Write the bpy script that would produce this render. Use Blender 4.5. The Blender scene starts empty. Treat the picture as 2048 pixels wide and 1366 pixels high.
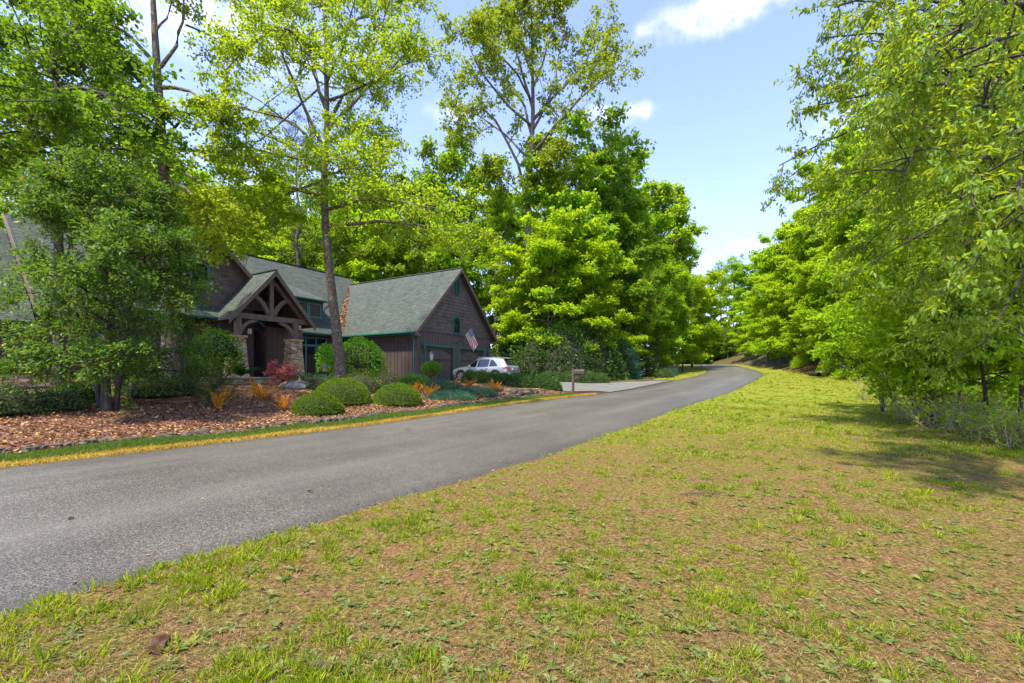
import bpy, bmesh, math, random
import numpy as np
from mathutils import Vector, Matrix

# ------------------------------------------------------------------ camera, sky, sun, exposure
scene = bpy.context.scene
COL = scene.collection
R = math.radians
SUN_AZ, SUN_EL = -142.0, 63.0          # azimuth clockwise from +Y (the view direction)
FPX, HOR, CXP = 890.0, 750.0, 1024.0  # focal length / horizon / centre, in pixels of the 2048 px photo

cam = bpy.data.cameras.new("camera")
cam.sensor_width = 36.0
cam.lens = FPX / 2048 * 36.0
cam.shift_y = (HOR - 683.0) / 2048
cam.clip_start = 0.05
cam.clip_end = 3000
camo = bpy.data.objects.new("camera", cam)
camo.rotation_euler = (R(90), 0, 0)
COL.objects.link(camo)
scene.camera = camo

scene.view_settings.view_transform = 'Standard'
scene.view_settings.look = 'None'
scene.view_settings.exposure = 1.62
scene.view_settings.gamma = 1.0
scene.cycles.max_bounces = 10
scene.cycles.diffuse_bounces = 7
scene.cycles.glossy_bounces = 3
scene.cycles.transmission_bounces = 7
scene.cycles.use_denoising = True
scene.cycles.sample_clamp_indirect = 6.0

sun = bpy.data.lights.new("sun", 'SUN')
sun.energy = 3.4
sun.angle = R(2.5)
sun.color = (1.0, 0.91, 0.70)
suno = bpy.data.objects.new("sun", sun)
sdir = Vector((math.sin(R(SUN_AZ)) * math.cos(R(SUN_EL)), math.cos(R(SUN_AZ)) * math.cos(R(SUN_EL)), math.sin(R(SUN_EL))))
suno.rotation_euler = sdir.to_track_quat('Z', 'Y').to_euler()
suno.location = (0, 0, 60)
COL.objects.link(suno)


class NT:
    """tiny node-tree helper"""
    def __init__(self, tree):
        self.t = tree

    def n(self, typ, props=None, **ins):
        nd = self.t.nodes.new(typ)
        for k, v in (props or {}).items():
            setattr(nd, k, v)
        for k, v in ins.items():
            key = int(k[1:]) if k[0] == '_' and k[1:].isdigit() else k.replace('_', ' ')
            sock = nd.inputs[key]
            if isinstance(v, bpy.types.NodeSocket):
                self.t.links.new(v, sock)
            elif isinstance(v, (tuple, list)) and len(v) == 3 and sock.type == 'RGBA':
                sock.default_value = (*v, 1)
            else:
                sock.default_value = v
        return nd

    def math(self, op, a, b=0.0, c=None, clamp=False):
        kw = dict(_0=a, _1=b)
        if c is not None:
            kw['_2'] = c
        return self.n('ShaderNodeMath', {'operation': op, 'use_clamp': clamp}, **kw).outputs[0]

    def mix(self, f, a, b, mode='MIX'):
        nd = self.t.nodes.new('ShaderNodeMix')
        nd.data_type = 'RGBA'
        nd.blend_type = mode
        for i, v in ((0, f), (6, a), (7, b)):
            if isinstance(v, bpy.types.NodeSocket):
                self.t.links.new(v, nd.inputs[i])
            elif isinstance(v, (tuple, list)):
                nd.inputs[i].default_value = (*v[:3], 1)
            else:
                nd.inputs[i].default_value = v
        return nd.outputs[2]

    def ramp(self, f, stops, interp='LINEAR'):
        nd = self.t.nodes.new('ShaderNodeValToRGB')
        nd.color_ramp.interpolation = interp
        els = nd.color_ramp.elements
        while len(els) < len(stops):
            els.new(0.5)
        for e, (p, c) in zip(els, stops):
            e.position = p
            e.color = (*c, 1) if len(c) == 3 else c
        self.t.links.new(f, nd.inputs[0])
        return nd.outputs[0]

    def noise(self, vec, scale, detail=4, rough=0.55, out=0, dist=0.0):
        return self.n('ShaderNodeTexNoise', None, Vector=vec, Scale=scale, Detail=detail, Roughness=rough, Distortion=dist).outputs[out]

    def step(self, x, lo, hi):
        nd = self.n('ShaderNodeMapRange', {'interpolation_type': 'SMOOTHSTEP'}, _0=x, _1=lo, _2=hi, _3=0.0, _4=1.0)
        return nd.outputs[0]


world = bpy.data.worlds.new("World")
scene.world = world
world.use_nodes = True
wt = NT(world.node_tree)
world.node_tree.nodes.clear()
sky = wt.n('ShaderNodeTexSky', {'sky_type': 'NISHITA', 'sun_disc': False, 'sun_elevation': R(SUN_EL), 'sun_rotation': R(SUN_AZ),
                                'air_density': 1.0, 'dust_density': 0.15, 'ozone_density': 2.2})
wco = wt.n('ShaderNodeTexCoord').outputs['Generated']
skyc = wt.mix(1.0, sky.outputs[0], (1.30, 1.10, 1.24), 'MULTIPLY')
sep = wt.n('ShaderNodeSeparateXYZ', None, Vector=wco)
skyc = wt.mix(wt.step(sep.outputs[2], 0.5, 0.0), skyc, wt.mix(1.0, skyc, (0.74, 0.80, 0.90), 'MULTIPLY'))
warp = wt.noise(wco, 7.0, 8, 0.68, out=1)
wv = wt.n('ShaderNodeVectorMath', {'operation': 'MULTIPLY_ADD'}, _0=warp, _1=(0.16, 0.10, 0.06), _2=wco).outputs[0]
wv = wt.n('ShaderNodeVectorMath', {'operation': 'SUBTRACT'}, _0=wv, _1=(0.08, 0.05, 0.03)).outputs[0]
total = None
for px, py, rx, rz, am in ((1455, 12, 140, 26, 0.9), (1245, 228, 70, 14, 0.75), (905, 226, 50, 22, 0.7), (1745, 228, 60, 22, 0.6),
                           (1525, 484, 50, 12, 0.5), (430, 40, 260, 60, 0.6), (1300, 60, 40, 14, 0.4), (10, 352, 80, 30, 0.7),
                           (520, 430, 200, 90, 0.6), (1200, 640, 500, 60, 0.35), (230, 20, 180, 40, 0.5), (-500, 200, 300, 60, 0.8), (2500, 300, 300, 60, 0.8)):
    d = Vector(((px - CXP) / FPX, 1.0, (HOR - py) / FPX))
    ln = d.length
    c = d / ln
    dv = wt.n('ShaderNodeVectorMath', {'operation': 'SUBTRACT'}, _0=wv, _1=tuple(c)).outputs[0]
    dv = wt.n('ShaderNodeVectorMath', {'operation': 'MULTIPLY'}, _0=dv, _1=(FPX * ln / rx, FPX * ln / rx * 0.5, FPX * ln / rz)).outputs[0]
    lenn = wt.n('ShaderNodeVectorMath', {'operation': 'LENGTH'}, _0=dv).outputs['Value']
    b = wt.math('MULTIPLY', wt.step(lenn, 1.5, -0.25), am)
    total = b if total is None else wt.math('MAXIMUM', total, b)
fine = wt.noise(wco, 26.0, 5, 0.6)
total = wt.math('MULTIPLY', total, wt.math('MULTIPLY', wt.step(fine, 0.20, 0.95), 1.15), clamp=True)
skyc = wt.mix(total, skyc, (7.6, 7.1, 7.5))
bg = wt.n('ShaderNodeBackground', None, Color=skyc, Strength=0.13)
wo = wt.n('ShaderNodeOutputWorld', None, Surface=bg.outputs[0])

rng = np.random.default_rng(7)
random.seed(7)


# ------------------------------------------------------------------ object helpers
def tag(o, label=None, cat=None, group=None, kind=None):
    if label: o['label'] = label
    if cat: o['category'] = cat
    if group: o['group'] = group
    if kind: o['kind'] = kind
    return o


def empty(name, loc=(0, 0, 0), rz=0.0, label=None, cat=None, group=None, scale=1.0):
    o = bpy.data.objects.new(name, None)
    o.empty_display_size = 0.2
    o.location = loc
    o.rotation_euler = (0, 0, rz)
    o.scale = (scale,) * 3 if not isinstance(scale, tuple) else scale
    COL.objects.link(o)
    return tag(o, label, cat, group)


def link_mesh(name, me, parent=None, loc=None):
    o = bpy.data.objects.new(name, me)
    COL.objects.link(o)
    if parent is not None: o.parent = parent
    if loc is not None: o.location = loc
    return o


def mesh_np(name, V, faces, mat, attrs=None, smooth=False):
    """V (n,3); faces: list of (m,k) int arrays"""
    me = bpy.data.meshes.new(name)
    V = np.ascontiguousarray(V, np.float32)
    faces = [np.asarray(f, np.int32) for f in faces if len(f)]
    me.vertices.add(len(V))
    me.vertices.foreach_set('co', V.ravel())
    loops = np.concatenate([f.ravel() for f in faces])
    counts = np.concatenate([np.full(len(f), f.shape[1], np.int32) for f in faces])
    starts = np.concatenate([[0], np.cumsum(counts)[:-1]]).astype(np.int32)
    me.loops.add(len(loops))
    me.loops.foreach_set('vertex_index', loops)
    me.polygons.add(len(counts))
    me.polygons.foreach_set('loop_start', starts)
    me.polygons.foreach_set('loop_total', counts)
    if smooth:
        me.polygons.foreach_set('use_smooth', np.ones(len(counts), bool))
    for k, a in (attrs or {}).items():
        at = me.attributes.new(k, 'FLOAT', 'POINT')
        at.data.foreach_set('value', np.ascontiguousarray(a, np.float32))
    me.update()
    me.validate()
    if mat is not None: me.materials.append(mat)
    return me


class MB:
    """collects simple shapes, then becomes ONE mesh object"""
    def __init__(self):
        self.v, self.f = [], []

    def poly(self, pts, th=None, d=(0, 0, -1)):
        """flat polygon; with th it is extruded by th along d"""
        n = len(pts); b = len(self.v)
        self.v += [tuple(p) for p in pts]
        self.f.append(tuple(range(b, b + n)))
        if th:
            self.v += [(p[0] + d[0] * th, p[1] + d[1] * th, p[2] + d[2] * th) for p in pts]
            self.f.append(tuple(range(b + 2 * n - 1, b + n - 1, -1)))
            for i in range(n):
                j = (i + 1) % n
                self.f.append((b + j, b + i, b + n + i, b + n + j))
        return self

    def box(self, x0, x1, y0, y1, z0, z1):
        return self.poly([(x0, y0, z0), (x0, y1, z0), (x1, y1, z0), (x1, y0, z0)], z1 - z0, (0, 0, 1))

    def bar(self, a, b, w, h=None, up=(0, 0, 1)):
        a, b = Vector(a), Vector(b); h = h or w
        t = (b - a).normalized(); u = Vector(up)
        x = t.cross(u)
        if x.length < 1e-4: x = t.cross(Vector((1, 0, 0)))
        x.normalize(); y = x.cross(t)
        q = [a + x * (sx * w / 2) + y * (sy * h / 2) for sx, sy in ((-1, -1), (1, -1), (1, 1), (-1, 1))]
        return self.poly(q, (b - a).length, t)

    def tube(self, pts, rad, n=8):
        rad = rad if hasattr(rad, '__len__') else [rad] * len(pts)
        b = len(self.v); pts = [Vector(p) for p in pts]
        ref = None
        for i, p in enumerate(pts):
            t = (pts[min(i + 1, len(pts) - 1)] - pts[max(i - 1, 0)]).normalized()
            if ref is None:
                ref = t.orthogonal().normalized()
            ref = (ref - t * ref.dot(t)).normalized()
            y = t.cross(ref)
            for k in range(n):
                a = 2 * math.pi * k / n
                self.v.append(tuple(p + (ref * math.cos(a) + y * math.sin(a)) * rad[i]))
        for i in range(len(pts) - 1):
            for k in range(n):
                k2 = (k + 1) % n
                self.f.append((b + i * n + k, b + i * n + k2, b + (i + 1) * n + k2, b + (i + 1) * n + k))
        self.f.append(tuple(b + k for k in range(n - 1, -1, -1)))
        e = b + (len(pts) - 1) * n
        self.f.append(tuple(e + k for k in range(n)))
        return self

    def lathe(self, prof, n=16, c=(0, 0, 0)):
        return self.tube([(c[0], c[1], c[2] + z) for r, z in prof], [max(r, 1e-3) for r, z in prof], n)

    def sheet(self, grid):
        """grid[i][j] of points -> quads"""
        b = len(self.v); m = len(grid[0])
        for row in grid: self.v += [tuple(p) for p in row]
        for i in range(len(grid) - 1):
            for j in range(m - 1):
                self.f.append((b + i * m + j, b + i * m + j + 1, b + (i + 1) * m + j + 1, b + (i + 1) * m + j))
        return self

    def mesh(self, name, mat, bevel=0.0, smooth=False):
        me = bpy.data.meshes.new(name)
        me.from_pydata(self.v, [], self.f)
        bm = bmesh.new(); bm.from_mesh(me)
        bmesh.ops.recalc_face_normals(bm, faces=bm.faces[:])
        if bevel:
            bmesh.ops.bevel(bm, geom=bm.edges[:], offset=bevel, segments=2, profile=0.6, affect='EDGES', clamp_overlap=True)
        bm.to_mesh(me); bm.free()
        if smooth:
            me.polygons.foreach_set('use_smooth', np.ones(len(me.polygons), bool))
        if mat is not None: me.materials.append(mat)
        return me

    def build(self, name, mat, parent=None, bevel=0.0, smooth=False):
        return link_mesh(name, self.mesh(name, mat, bevel, smooth), parent)


# ------------------------------------------------------------------ materials
def new_mat(name):
    m = bpy.data.materials.new(name)
    m.use_nodes = True
    m.node_tree.nodes.clear()
    return m, NT(m.node_tree)


def finish(m, t, bsdf, bump=None):
    t.n('ShaderNodeOutputMaterial', None, Surface=bsdf.outputs[0])
    return m


def plain(name, col, rough=0.6, metal=0.0, var=0.25, scale=6.0, bump=0.15, spec=0.5, coat=0.0):
    m, t = new_mat(name)
    co = t.n('ShaderNodeTexCoord').outputs['Object']
    nz = t.noise(co, scale, 6, 0.6)
    lo = tuple(c * (1 - var) for c in col); hi = tuple(min(1, c * (1 + var)) for c in col)
    c = t.ramp(nz, [(0.3, lo), (0.7, hi)])
    kw = {}
    if bump:
        kw['Normal'] = t.n('ShaderNodeBump', None, Strength=bump, Distance=0.02, Height=t.noise(co, scale * 6, 4)).outputs[0]
    b = t.n('ShaderNodeBsdfPrincipled', None, Base_Color=c, Roughness=rough, Metallic=metal, **kw)
    b.inputs['Specular IOR Level'].default_value = spec
    b.inputs['Coat Weight'].default_value = coat
    return finish(m, t, b)


def leaf_mat(name, dark, mid, light, trans, tr=0.45, gloss=0.13, rough=0.55, accent=None):
    m, t = new_mat(name)
    r = t.n('ShaderNodeAttribute', {'attribute_name': 'rnd'}).outputs['Fac']
    oi = t.n('ShaderNodeObjectInfo').outputs['Random']
    c = t.ramp(r, [(0.0, dark), (0.5, mid), (1.0, light)] + ([] if not accent else []))
    if accent:
        c = t.mix(t.math('GREATER_THAN', t.math('FRACT', t.math('MULTIPLY', r, 37.7)), accent[1]), c, accent[0])
    hs = t.n('ShaderNodeHueSaturation', None, Hue=t.math('MULTIPLY_ADD', oi, 0.024, 0.488), Saturation=1.0,
             Value=t.math('MULTIPLY_ADD', t.math('FRACT', t.math('MULTIPLY', oi, 7.31)), 0.25, 0.88), Color=c)
    c = hs.outputs[0]
    p = t.n('ShaderNodeBsdfPrincipled', None, Base_Color=c, Roughness=rough)
    p.inputs['Specular IOR Level'].default_value = gloss
    tl = t.n('ShaderNodeBsdfTranslucent', None, Color=t.mix(0.6, c, trans))
    mx = t.n('ShaderNodeMixShader', None, _0=tr, _1=p.outputs[0], _2=tl.outputs[0])
    return finish(m, t, mx)


M = {}
M['bark'] = plain('bark_grey', (0.13, 0.105, 0.08), 0.9, var=0.55, scale=5, bump=0.8)
M['bark_dark'] = plain('bark_dark', (0.055, 0.042, 0.032), 0.9, var=0.5, scale=7, bump=0.7)


def bark_lichen():
    m, t = new_mat('bark_lichen')
    co = t.n('ShaderNodeTexCoord').outputs['Object']
    st = t.n('ShaderNodeVectorMath', {'operation': 'MULTIPLY'}, _0=co, _1=(1, 1, 0.28)).outputs[0]
    nz = t.noise(st, 16, 8, 0.7)
    c = t.ramp(nz, [(0.32, (0.030, 0.021, 0.014)), (0.5, (0.105, 0.074, 0.046)), (0.72, (0.20, 0.15, 0.10))])
    li = t.step(t.noise(co, 9, 6, 0.7), 0.53, 0.63)
    c = t.mix(t.math('MULTIPLY', li, 0.75), c, (0.32, 0.31, 0.22))
    mo = t.step(t.noise(co, 2.3, 4, 0.6), 0.52, 0.7)
    c = t.mix(t.math('MULTIPLY', mo, 0.55), c, (0.09, 0.10, 0.03))
    bp = t.n('ShaderNodeBump', None, Strength=0.9, Distance=0.03, Height=nz)
    return finish(m, t, t.n('ShaderNodeBsdfPrincipled', None, Base_Color=c, Roughness=0.9, Normal=bp.outputs[0]))


M['bark_lichen'] = bark_lichen()
M['leaf_wood'] = leaf_mat('leaves_wood', (0.065, 0.19, 0.011), (0.131, 0.311, 0.014), (0.274, 0.453, 0.023), (0.657, 0.833, 0.016), 0.50)
M['leaf_wood_dark'] = leaf_mat('leaves_wood_dark', (0.05, 0.13, 0.014), (0.095, 0.203, 0.014), (0.185, 0.296, 0.017), (0.442, 0.622, 0.018), 0.42)
M['leaf_edge'] = leaf_mat('leaves_edge', (0.101, 0.241, 0.007), (0.193, 0.384, 0.011), (0.369, 0.536, 0.016), (0.714, 0.85, 0.013), 0.54)
M['leaf_maple'] = leaf_mat('leaves_maple', (0.039, 0.108, 0.006), (0.068, 0.16, 0.008), (0.127, 0.232, 0.012), (0.264, 0.433, 0.01), 0.5, 0.2, 0.6)
M['leaf_oak'] = leaf_mat('leaves_oak', (0.085, 0.188, 0.01), (0.147, 0.274, 0.014), (0.278, 0.391, 0.019), (0.646, 0.755, 0.017), 0.50)
M['leaf_sunlit'] = leaf_mat('leaves_sunlit_yellow', (0.17, 0.302, 0.008), (0.289, 0.454, 0.012), (0.425, 0.594, 0.02), (0.561, 0.799, 0.012), 0.5)  # bright yellow of sunlight put into the leaf colour
M['leaf_poplar'] = leaf_mat('leaves_poplar', (0.07, 0.142, 0.013), (0.123, 0.209, 0.018), (0.228, 0.297, 0.027), (0.482, 0.572, 0.021), 0.45)
M['leaf_cherry'] = leaf_mat('leaves_cherry', (0.059, 0.144, 0.013), (0.108, 0.22, 0.015), (0.197, 0.303, 0.016), (0.681, 0.729, 0.013), 0.50, 0.32, 0.45)
M['leaf_holly'] = leaf_mat('leaves_holly', (0.029, 0.085, 0.013), (0.055, 0.134, 0.016), (0.122, 0.236, 0.022), (0.325, 0.52, 0.02), 0.34, 0.22, 0.5, accent=((0.42, 0.28, 0.03), 0.985))
M['leaf_box'] = leaf_mat('leaves_boxwood', (0.041, 0.09, 0.006), (0.086, 0.162, 0.01), (0.18, 0.27, 0.014), (0.288, 0.408, 0.012), 0.30)
M['leaf_laurel'] = leaf_mat('leaves_laurel', (0.017, 0.054, 0.01), (0.036, 0.096, 0.012), (0.102, 0.192, 0.024), (0.18, 0.336, 0.018), 0.28, 0.35, 0.5)
M['leaf_bright'] = leaf_mat('leaves_bright', (0.054, 0.18, 0.01), (0.102, 0.276, 0.012), (0.18, 0.384, 0.018), (0.336, 0.6, 0.014), 0.42)
M['leaf_azalea'] = leaf_mat('leaves_azalea', (0.030, 0.060, 0.008), (0.065, 0.105, 0.014), (0.13, 0.17, 0.02), (0.20, 0.28, 0.02), 0.3, accent=((0.42, 0.20, 0.15), 0.93))
M['leaf_juniper'] = leaf_mat('leaves_juniper', (0.027, 0.087, 0.049), (0.053, 0.145, 0.081), (0.112, 0.239, 0.133), (0.09, 0.232, 0.112), 0.25)
M['leaf_red'] = leaf_mat('leaves_red_maple', (0.225, 0.038, 0.035), (0.45, 0.123, 0.096), (0.688, 0.323, 0.224), (0.75, 0.228, 0.144), 0.4)
M['leaf_fern'] = leaf_mat('leaves_rust_fern', (0.414, 0.144, 0.012), (0.598, 0.24, 0.015), (0.759, 0.396, 0.03), (0.805, 0.36, 0.02), 0.35, 0.2)
M['leaf_fern_green'] = leaf_mat('leaves_green_fern', (0.016, 0.07, 0.008), (0.030, 0.12, 0.010), (0.07, 0.20, 0.015), (0.12, 0.34, 0.012), 0.35)
M['leaf_pine'] = leaf_mat('needles_pine', (0.018, 0.045, 0.018), (0.032, 0.070, 0.026), (0.06, 0.11, 0.04), (0.07, 0.14, 0.04), 0.2)
M['leaf_spruce'] = leaf_mat('needles_blue_spruce', (0.03, 0.10, 0.06), (0.06, 0.16, 0.10), (0.12, 0.25, 0.17), (0.10, 0.25, 0.12), 0.25)
M['grass'] = leaf_mat('grass_blades', (0.089, 0.174, 0.008), (0.2, 0.29, 0.01), (0.378, 0.417, 0.02), (0.579, 0.648, 0.015), 0.40, 0.3, 0.5)
M['grass_strip'] = leaf_mat('grass_strip_green', (0.056, 0.114, 0.019), (0.106, 0.176, 0.024), (0.188, 0.247, 0.036), (0.325, 0.399, 0.036), 0.38, 0.25, 0.6)
M['grass_yellow'] = leaf_mat('grass_dry_yellow', (0.26, 0.16, 0.03), (0.46, 0.32, 0.045), (0.62, 0.49, 0.10), (0.6, 0.45, 0.05), 0.35, 0.2, 0.7)
M['straw'] = leaf_mat('dead_straw', (0.064, 0.037, 0.016), (0.187, 0.119, 0.05), (0.391, 0.289, 0.149), (0.34, 0.221, 0.09), 0.2, 0.2, 0.7)
M['weed'] = leaf_mat('weed_leaves', (0.061, 0.121, 0.022), (0.115, 0.187, 0.035), (0.216, 0.264, 0.07), (0.297, 0.396, 0.04), 0.35, 0.3, 0.5)
M['litter'] = leaf_mat('leaf_litter', (0.061, 0.031, 0.015), (0.209, 0.102, 0.051), (0.567, 0.364, 0.21), (0.405, 0.186, 0.075), 0.15, 0.3, 0.6, accent=((0.45, 0.32, 0.04), 0.97))

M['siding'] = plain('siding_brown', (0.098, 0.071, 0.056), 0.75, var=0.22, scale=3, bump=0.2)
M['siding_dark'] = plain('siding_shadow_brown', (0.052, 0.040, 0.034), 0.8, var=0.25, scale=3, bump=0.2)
M['timber'] = plain('timber_brown', (0.140, 0.102, 0.076), 0.7, var=0.25, scale=5, bump=0.3)
M['teal'] = plain('trim_teal', (0.020, 0.125, 0.098), 0.45, var=0.15, scale=5, bump=0.05)
M['teal_light'] = plain('window_frame_teal', (0.055, 0.205, 0.200), 0.4, var=0.12, scale=5, bump=0.05)
M['black'] = plain('black_metal', (0.012, 0.012, 0.013), 0.45, var=0.2, bump=0)
M['rubber'] = plain('tyre_rubber', (0.012, 0.012, 0.012), 0.8, var=0.2, bump=0.1)
M['copper'] = plain('front_door_wood', (0.20, 0.085, 0.030), 0.4, var=0.35, scale=4, bump=0.1)
M['concrete'] = None
M['stone_grey'] = plain('boulder_stone', (0.22, 0.205, 0.165), 0.9, var=0.45, scale=4, bump=0.9)
M['stone_edge'] = plain('edging_stone', (0.085, 0.066, 0.045), 0.9, var=0.5, scale=8, bump=0.9)
M['stone_buff'] = plain('buff_stone', (0.40, 0.27, 0.13), 0.9, var=0.35, scale=9, bump=0.7)
M['white_stone'] = plain('pale_figurine', (0.62, 0.60, 0.52), 0.7, var=0.15, scale=20, bump=0.1)
M['utility'] = plain('utility_green', (0.15, 0.22, 0.165), 0.6, var=0.15, bump=0.05)
M['utility_dark'] = plain('utility_dark_green', (0.03, 0.085, 0.055), 0.6, var=0.15, bump=0.05)
M['post'] = plain('weathered_post', (0.085, 0.064, 0.048), 0.85, var=0.35, scale=9, bump=0.5)
M['twig'] = plain('pale_dry_twigs', (0.34, 0.27, 0.16), 0.9, var=0.4, scale=9, bump=0.2)
M['mailbox'] = plain('mailbox_bronze', (0.055, 0.043, 0.034), 0.5, metal=0.1, var=0.2, scale=9, bump=0.05)
M['lamp_metal'] = plain('lamp_metal', (0.17, 0.15, 0.12), 0.4, metal=0.6, var=0.2, bump=0)
M['pot'] = plain('dark_glazed_pot', (0.016, 0.018, 0.026), 0.3, var=0.3, bump=0.1)
M['core'] = plain('shrub_dark_core', (0.020, 0.022, 0.008), 0.95, var=0.5, scale=14, bump=0.9)  # dark dome added inside shrubs to block the view through the leaves
M['pole'] = plain('flag_pole', (0.03, 0.022, 0.022), 0.5, bump=0)


def glass(name, col=(0.010, 0.014, 0.014), rough=0.04, spec=0.9):
    m, t = new_mat(name)
    co = t.n('ShaderNodeTexCoord').outputs['Object']
    bp = t.n('ShaderNodeBump', None, Strength=0.06, Distance=0.05, Height=t.noise(co, 1.6, 2))
    b = t.n('ShaderNodeBsdfPrincipled', None, Base_Color=col, Roughness=rough, Normal=bp.outputs[0])
    b.inputs['Specular IOR Level'].default_value = spec
    return finish(m, t, b)


M['glass'] = glass('window_glass')
M['car_glass'] = glass('car_glass', (0.008, 0.010, 0.010), 0.02, 1.0)
m, t = new_mat('frosted_lantern_glass')
M['lantern_glass'] = finish(m, t, t.n('ShaderNodeBsdfPrincipled', None, Base_Color=(0.62, 0.66, 0.52), Roughness=0.25))


def shingles(name, axis):
    """roof shingles on a 45 degree slope; axis = the horizontal axis the courses run along"""
    m, t = new_mat(name)
    co = t.n('ShaderNodeTexCoord').outputs['Object']
    s = t.n('ShaderNodeSeparateXYZ', None, Vector=co)
    v = t.n('ShaderNodeCombineXYZ', None, _0=s.outputs[axis], _1=t.math('MULTIPLY', s.outputs[2], 1.41), _2=0.0).outputs[0]
    bk = t.n('ShaderNodeTexBrick', {'offset': 0.37, 'squash': 1.0}, Vector=v, Color1=(0.034, 0.046, 0.041), Color2=(0.072, 0.090, 0.076), Mortar=(0.024, 0.030, 0.025),
             Scale=1.0, Mortar_Size=0.018, Mortar_Smooth=0.35, Bias=0.0, Brick_Width=0.34, Row_Height=0.145)
    big = t.noise(co, 0.55, 5, 0.6)
    c = t.mix(t.step(big, 0.45, 0.75), bk.outputs[0], (0.064, 0.075, 0.059))
    c = t.mix(0.55, bk.outputs[0], c)
    mo = t.math('MULTIPLY', t.step(t.noise(co, 2.1, 5, 0.65), 0.55, 0.72), 0.55)
    c = t.mix(mo, c, (0.105, 0.135, 0.055))
    gr = t.noise(co, 60, 3, 0.7)
    c = t.mix(1.0, c, t.ramp(gr, [(0.3, (0.75,) * 3), (0.7, (1.2,) * 3)]), 'MULTIPLY')
    bp = t.n('ShaderNodeBump', None, Strength=0.6, Distance=0.02, Height=bk.outputs['Fac'])
    bp.invert = True
    return finish(m, t, t.n('ShaderNodeBsdfPrincipled', None, Base_Color=c, Roughness=0.9, Normal=bp.outputs[0]))


M['roof_x'] = shingles('roof_shingles_along_front', 0)
M['roof_y'] = shingles('roof_shingles_along_side', 1)


def shake_siding():
    m, t = new_mat('shingle_siding_brown')
    co = t.n('ShaderNodeTexCoord').outputs['Object']
    s = t.n('ShaderNodeSeparateXYZ', None, Vector=co)
    v = t.n('ShaderNodeCombineXYZ', None, _0=s.outputs[0], _1=s.outputs[2], _2=0.0).outputs[0]
    bk = t.n('ShaderNodeTexBrick', {'offset': 0.41}, Vector=v, Color1=(0.092, 0.067, 0.053), Color2=(0.134, 0.100, 0.080), Mortar=(0.02, 0.015, 0.013),
             Scale=1.0, Mortar_Size=0.004, Mortar_Smooth=0.2, Brick_Width=0.42, Row_Height=0.24)
    nz = t.noise(co, 3.0, 5)
    c = t.mix(1.0, bk.outputs[0], t.ramp(nz, [(0.3, (0.8,) * 3), (0.7, (1.2,) * 3)]), 'MULTIPLY')
    return finish(m, t, t.n('ShaderNodeBsdfPrincipled', None, Base_Color=c, Roughness=0.8))


M['shake'] = shake_siding()


def rubble(name, scale=3.2):
    m, t = new_mat(name)
    co = t.n('ShaderNodeTexCoord').outputs['Object']
    st = t.n('ShaderNodeVectorMath', {'operation': 'MULTIPLY'}, _0=co, _1=(1.0, 1.0, 2.1)).outputs[0]
    wob = t.n('ShaderNodeVectorMath', {'operation': 'MULTIPLY_ADD'}, _0=t.noise(co, 3.0, 3, out=1), _1=(0.16,) * 3, _2=st).outputs[0]
    vo = t.n('ShaderNodeTexVoronoi', {'feature': 'F1', 'distance': 'CHEBYCHEV'}, Vector=wob, Scale=scale)
    ed = t.n('ShaderNodeTexVoronoi', {'feature': 'DISTANCE_TO_EDGE'}, Vector=wob, Scale=scale).outputs['Distance']
    sx = t.n('ShaderNodeSeparateColor', None, Color=vo.outputs['Color'])
    c = t.ramp(sx.outputs[0], [(0.0, (0.25, 0.155, 0.07)), (0.25, (0.46, 0.31, 0.155)), (0.5, (0.58, 0.41, 0.21)), (0.75, (0.42, 0.34, 0.23)), (1.0, (0.66, 0.52, 0.33))])
    c = t.mix(1.0, c, t.ramp(t.noise(co, 12, 5, 0.65), [(0.25, (0.65,) * 3), (0.75, (1.25,) * 3)]), 'MULTIPLY')
    j = t.step(ed, 0.005, 0.05)
    c = t.mix(j, (0.055, 0.042, 0.028), c)
    bp = t.n('ShaderNodeBump', None, Strength=1.0, Distance=0.05, Height=t.math('MULTIPLY_ADD', t.noise(co, 20, 4), 0.25, j))
    return finish(m, t, t.n('ShaderNodeBsdfPrincipled', None, Base_Color=c, Roughness=0.9, Normal=bp.outputs[0]))


M['rubble'] = rubble('rubble_stone')


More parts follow.
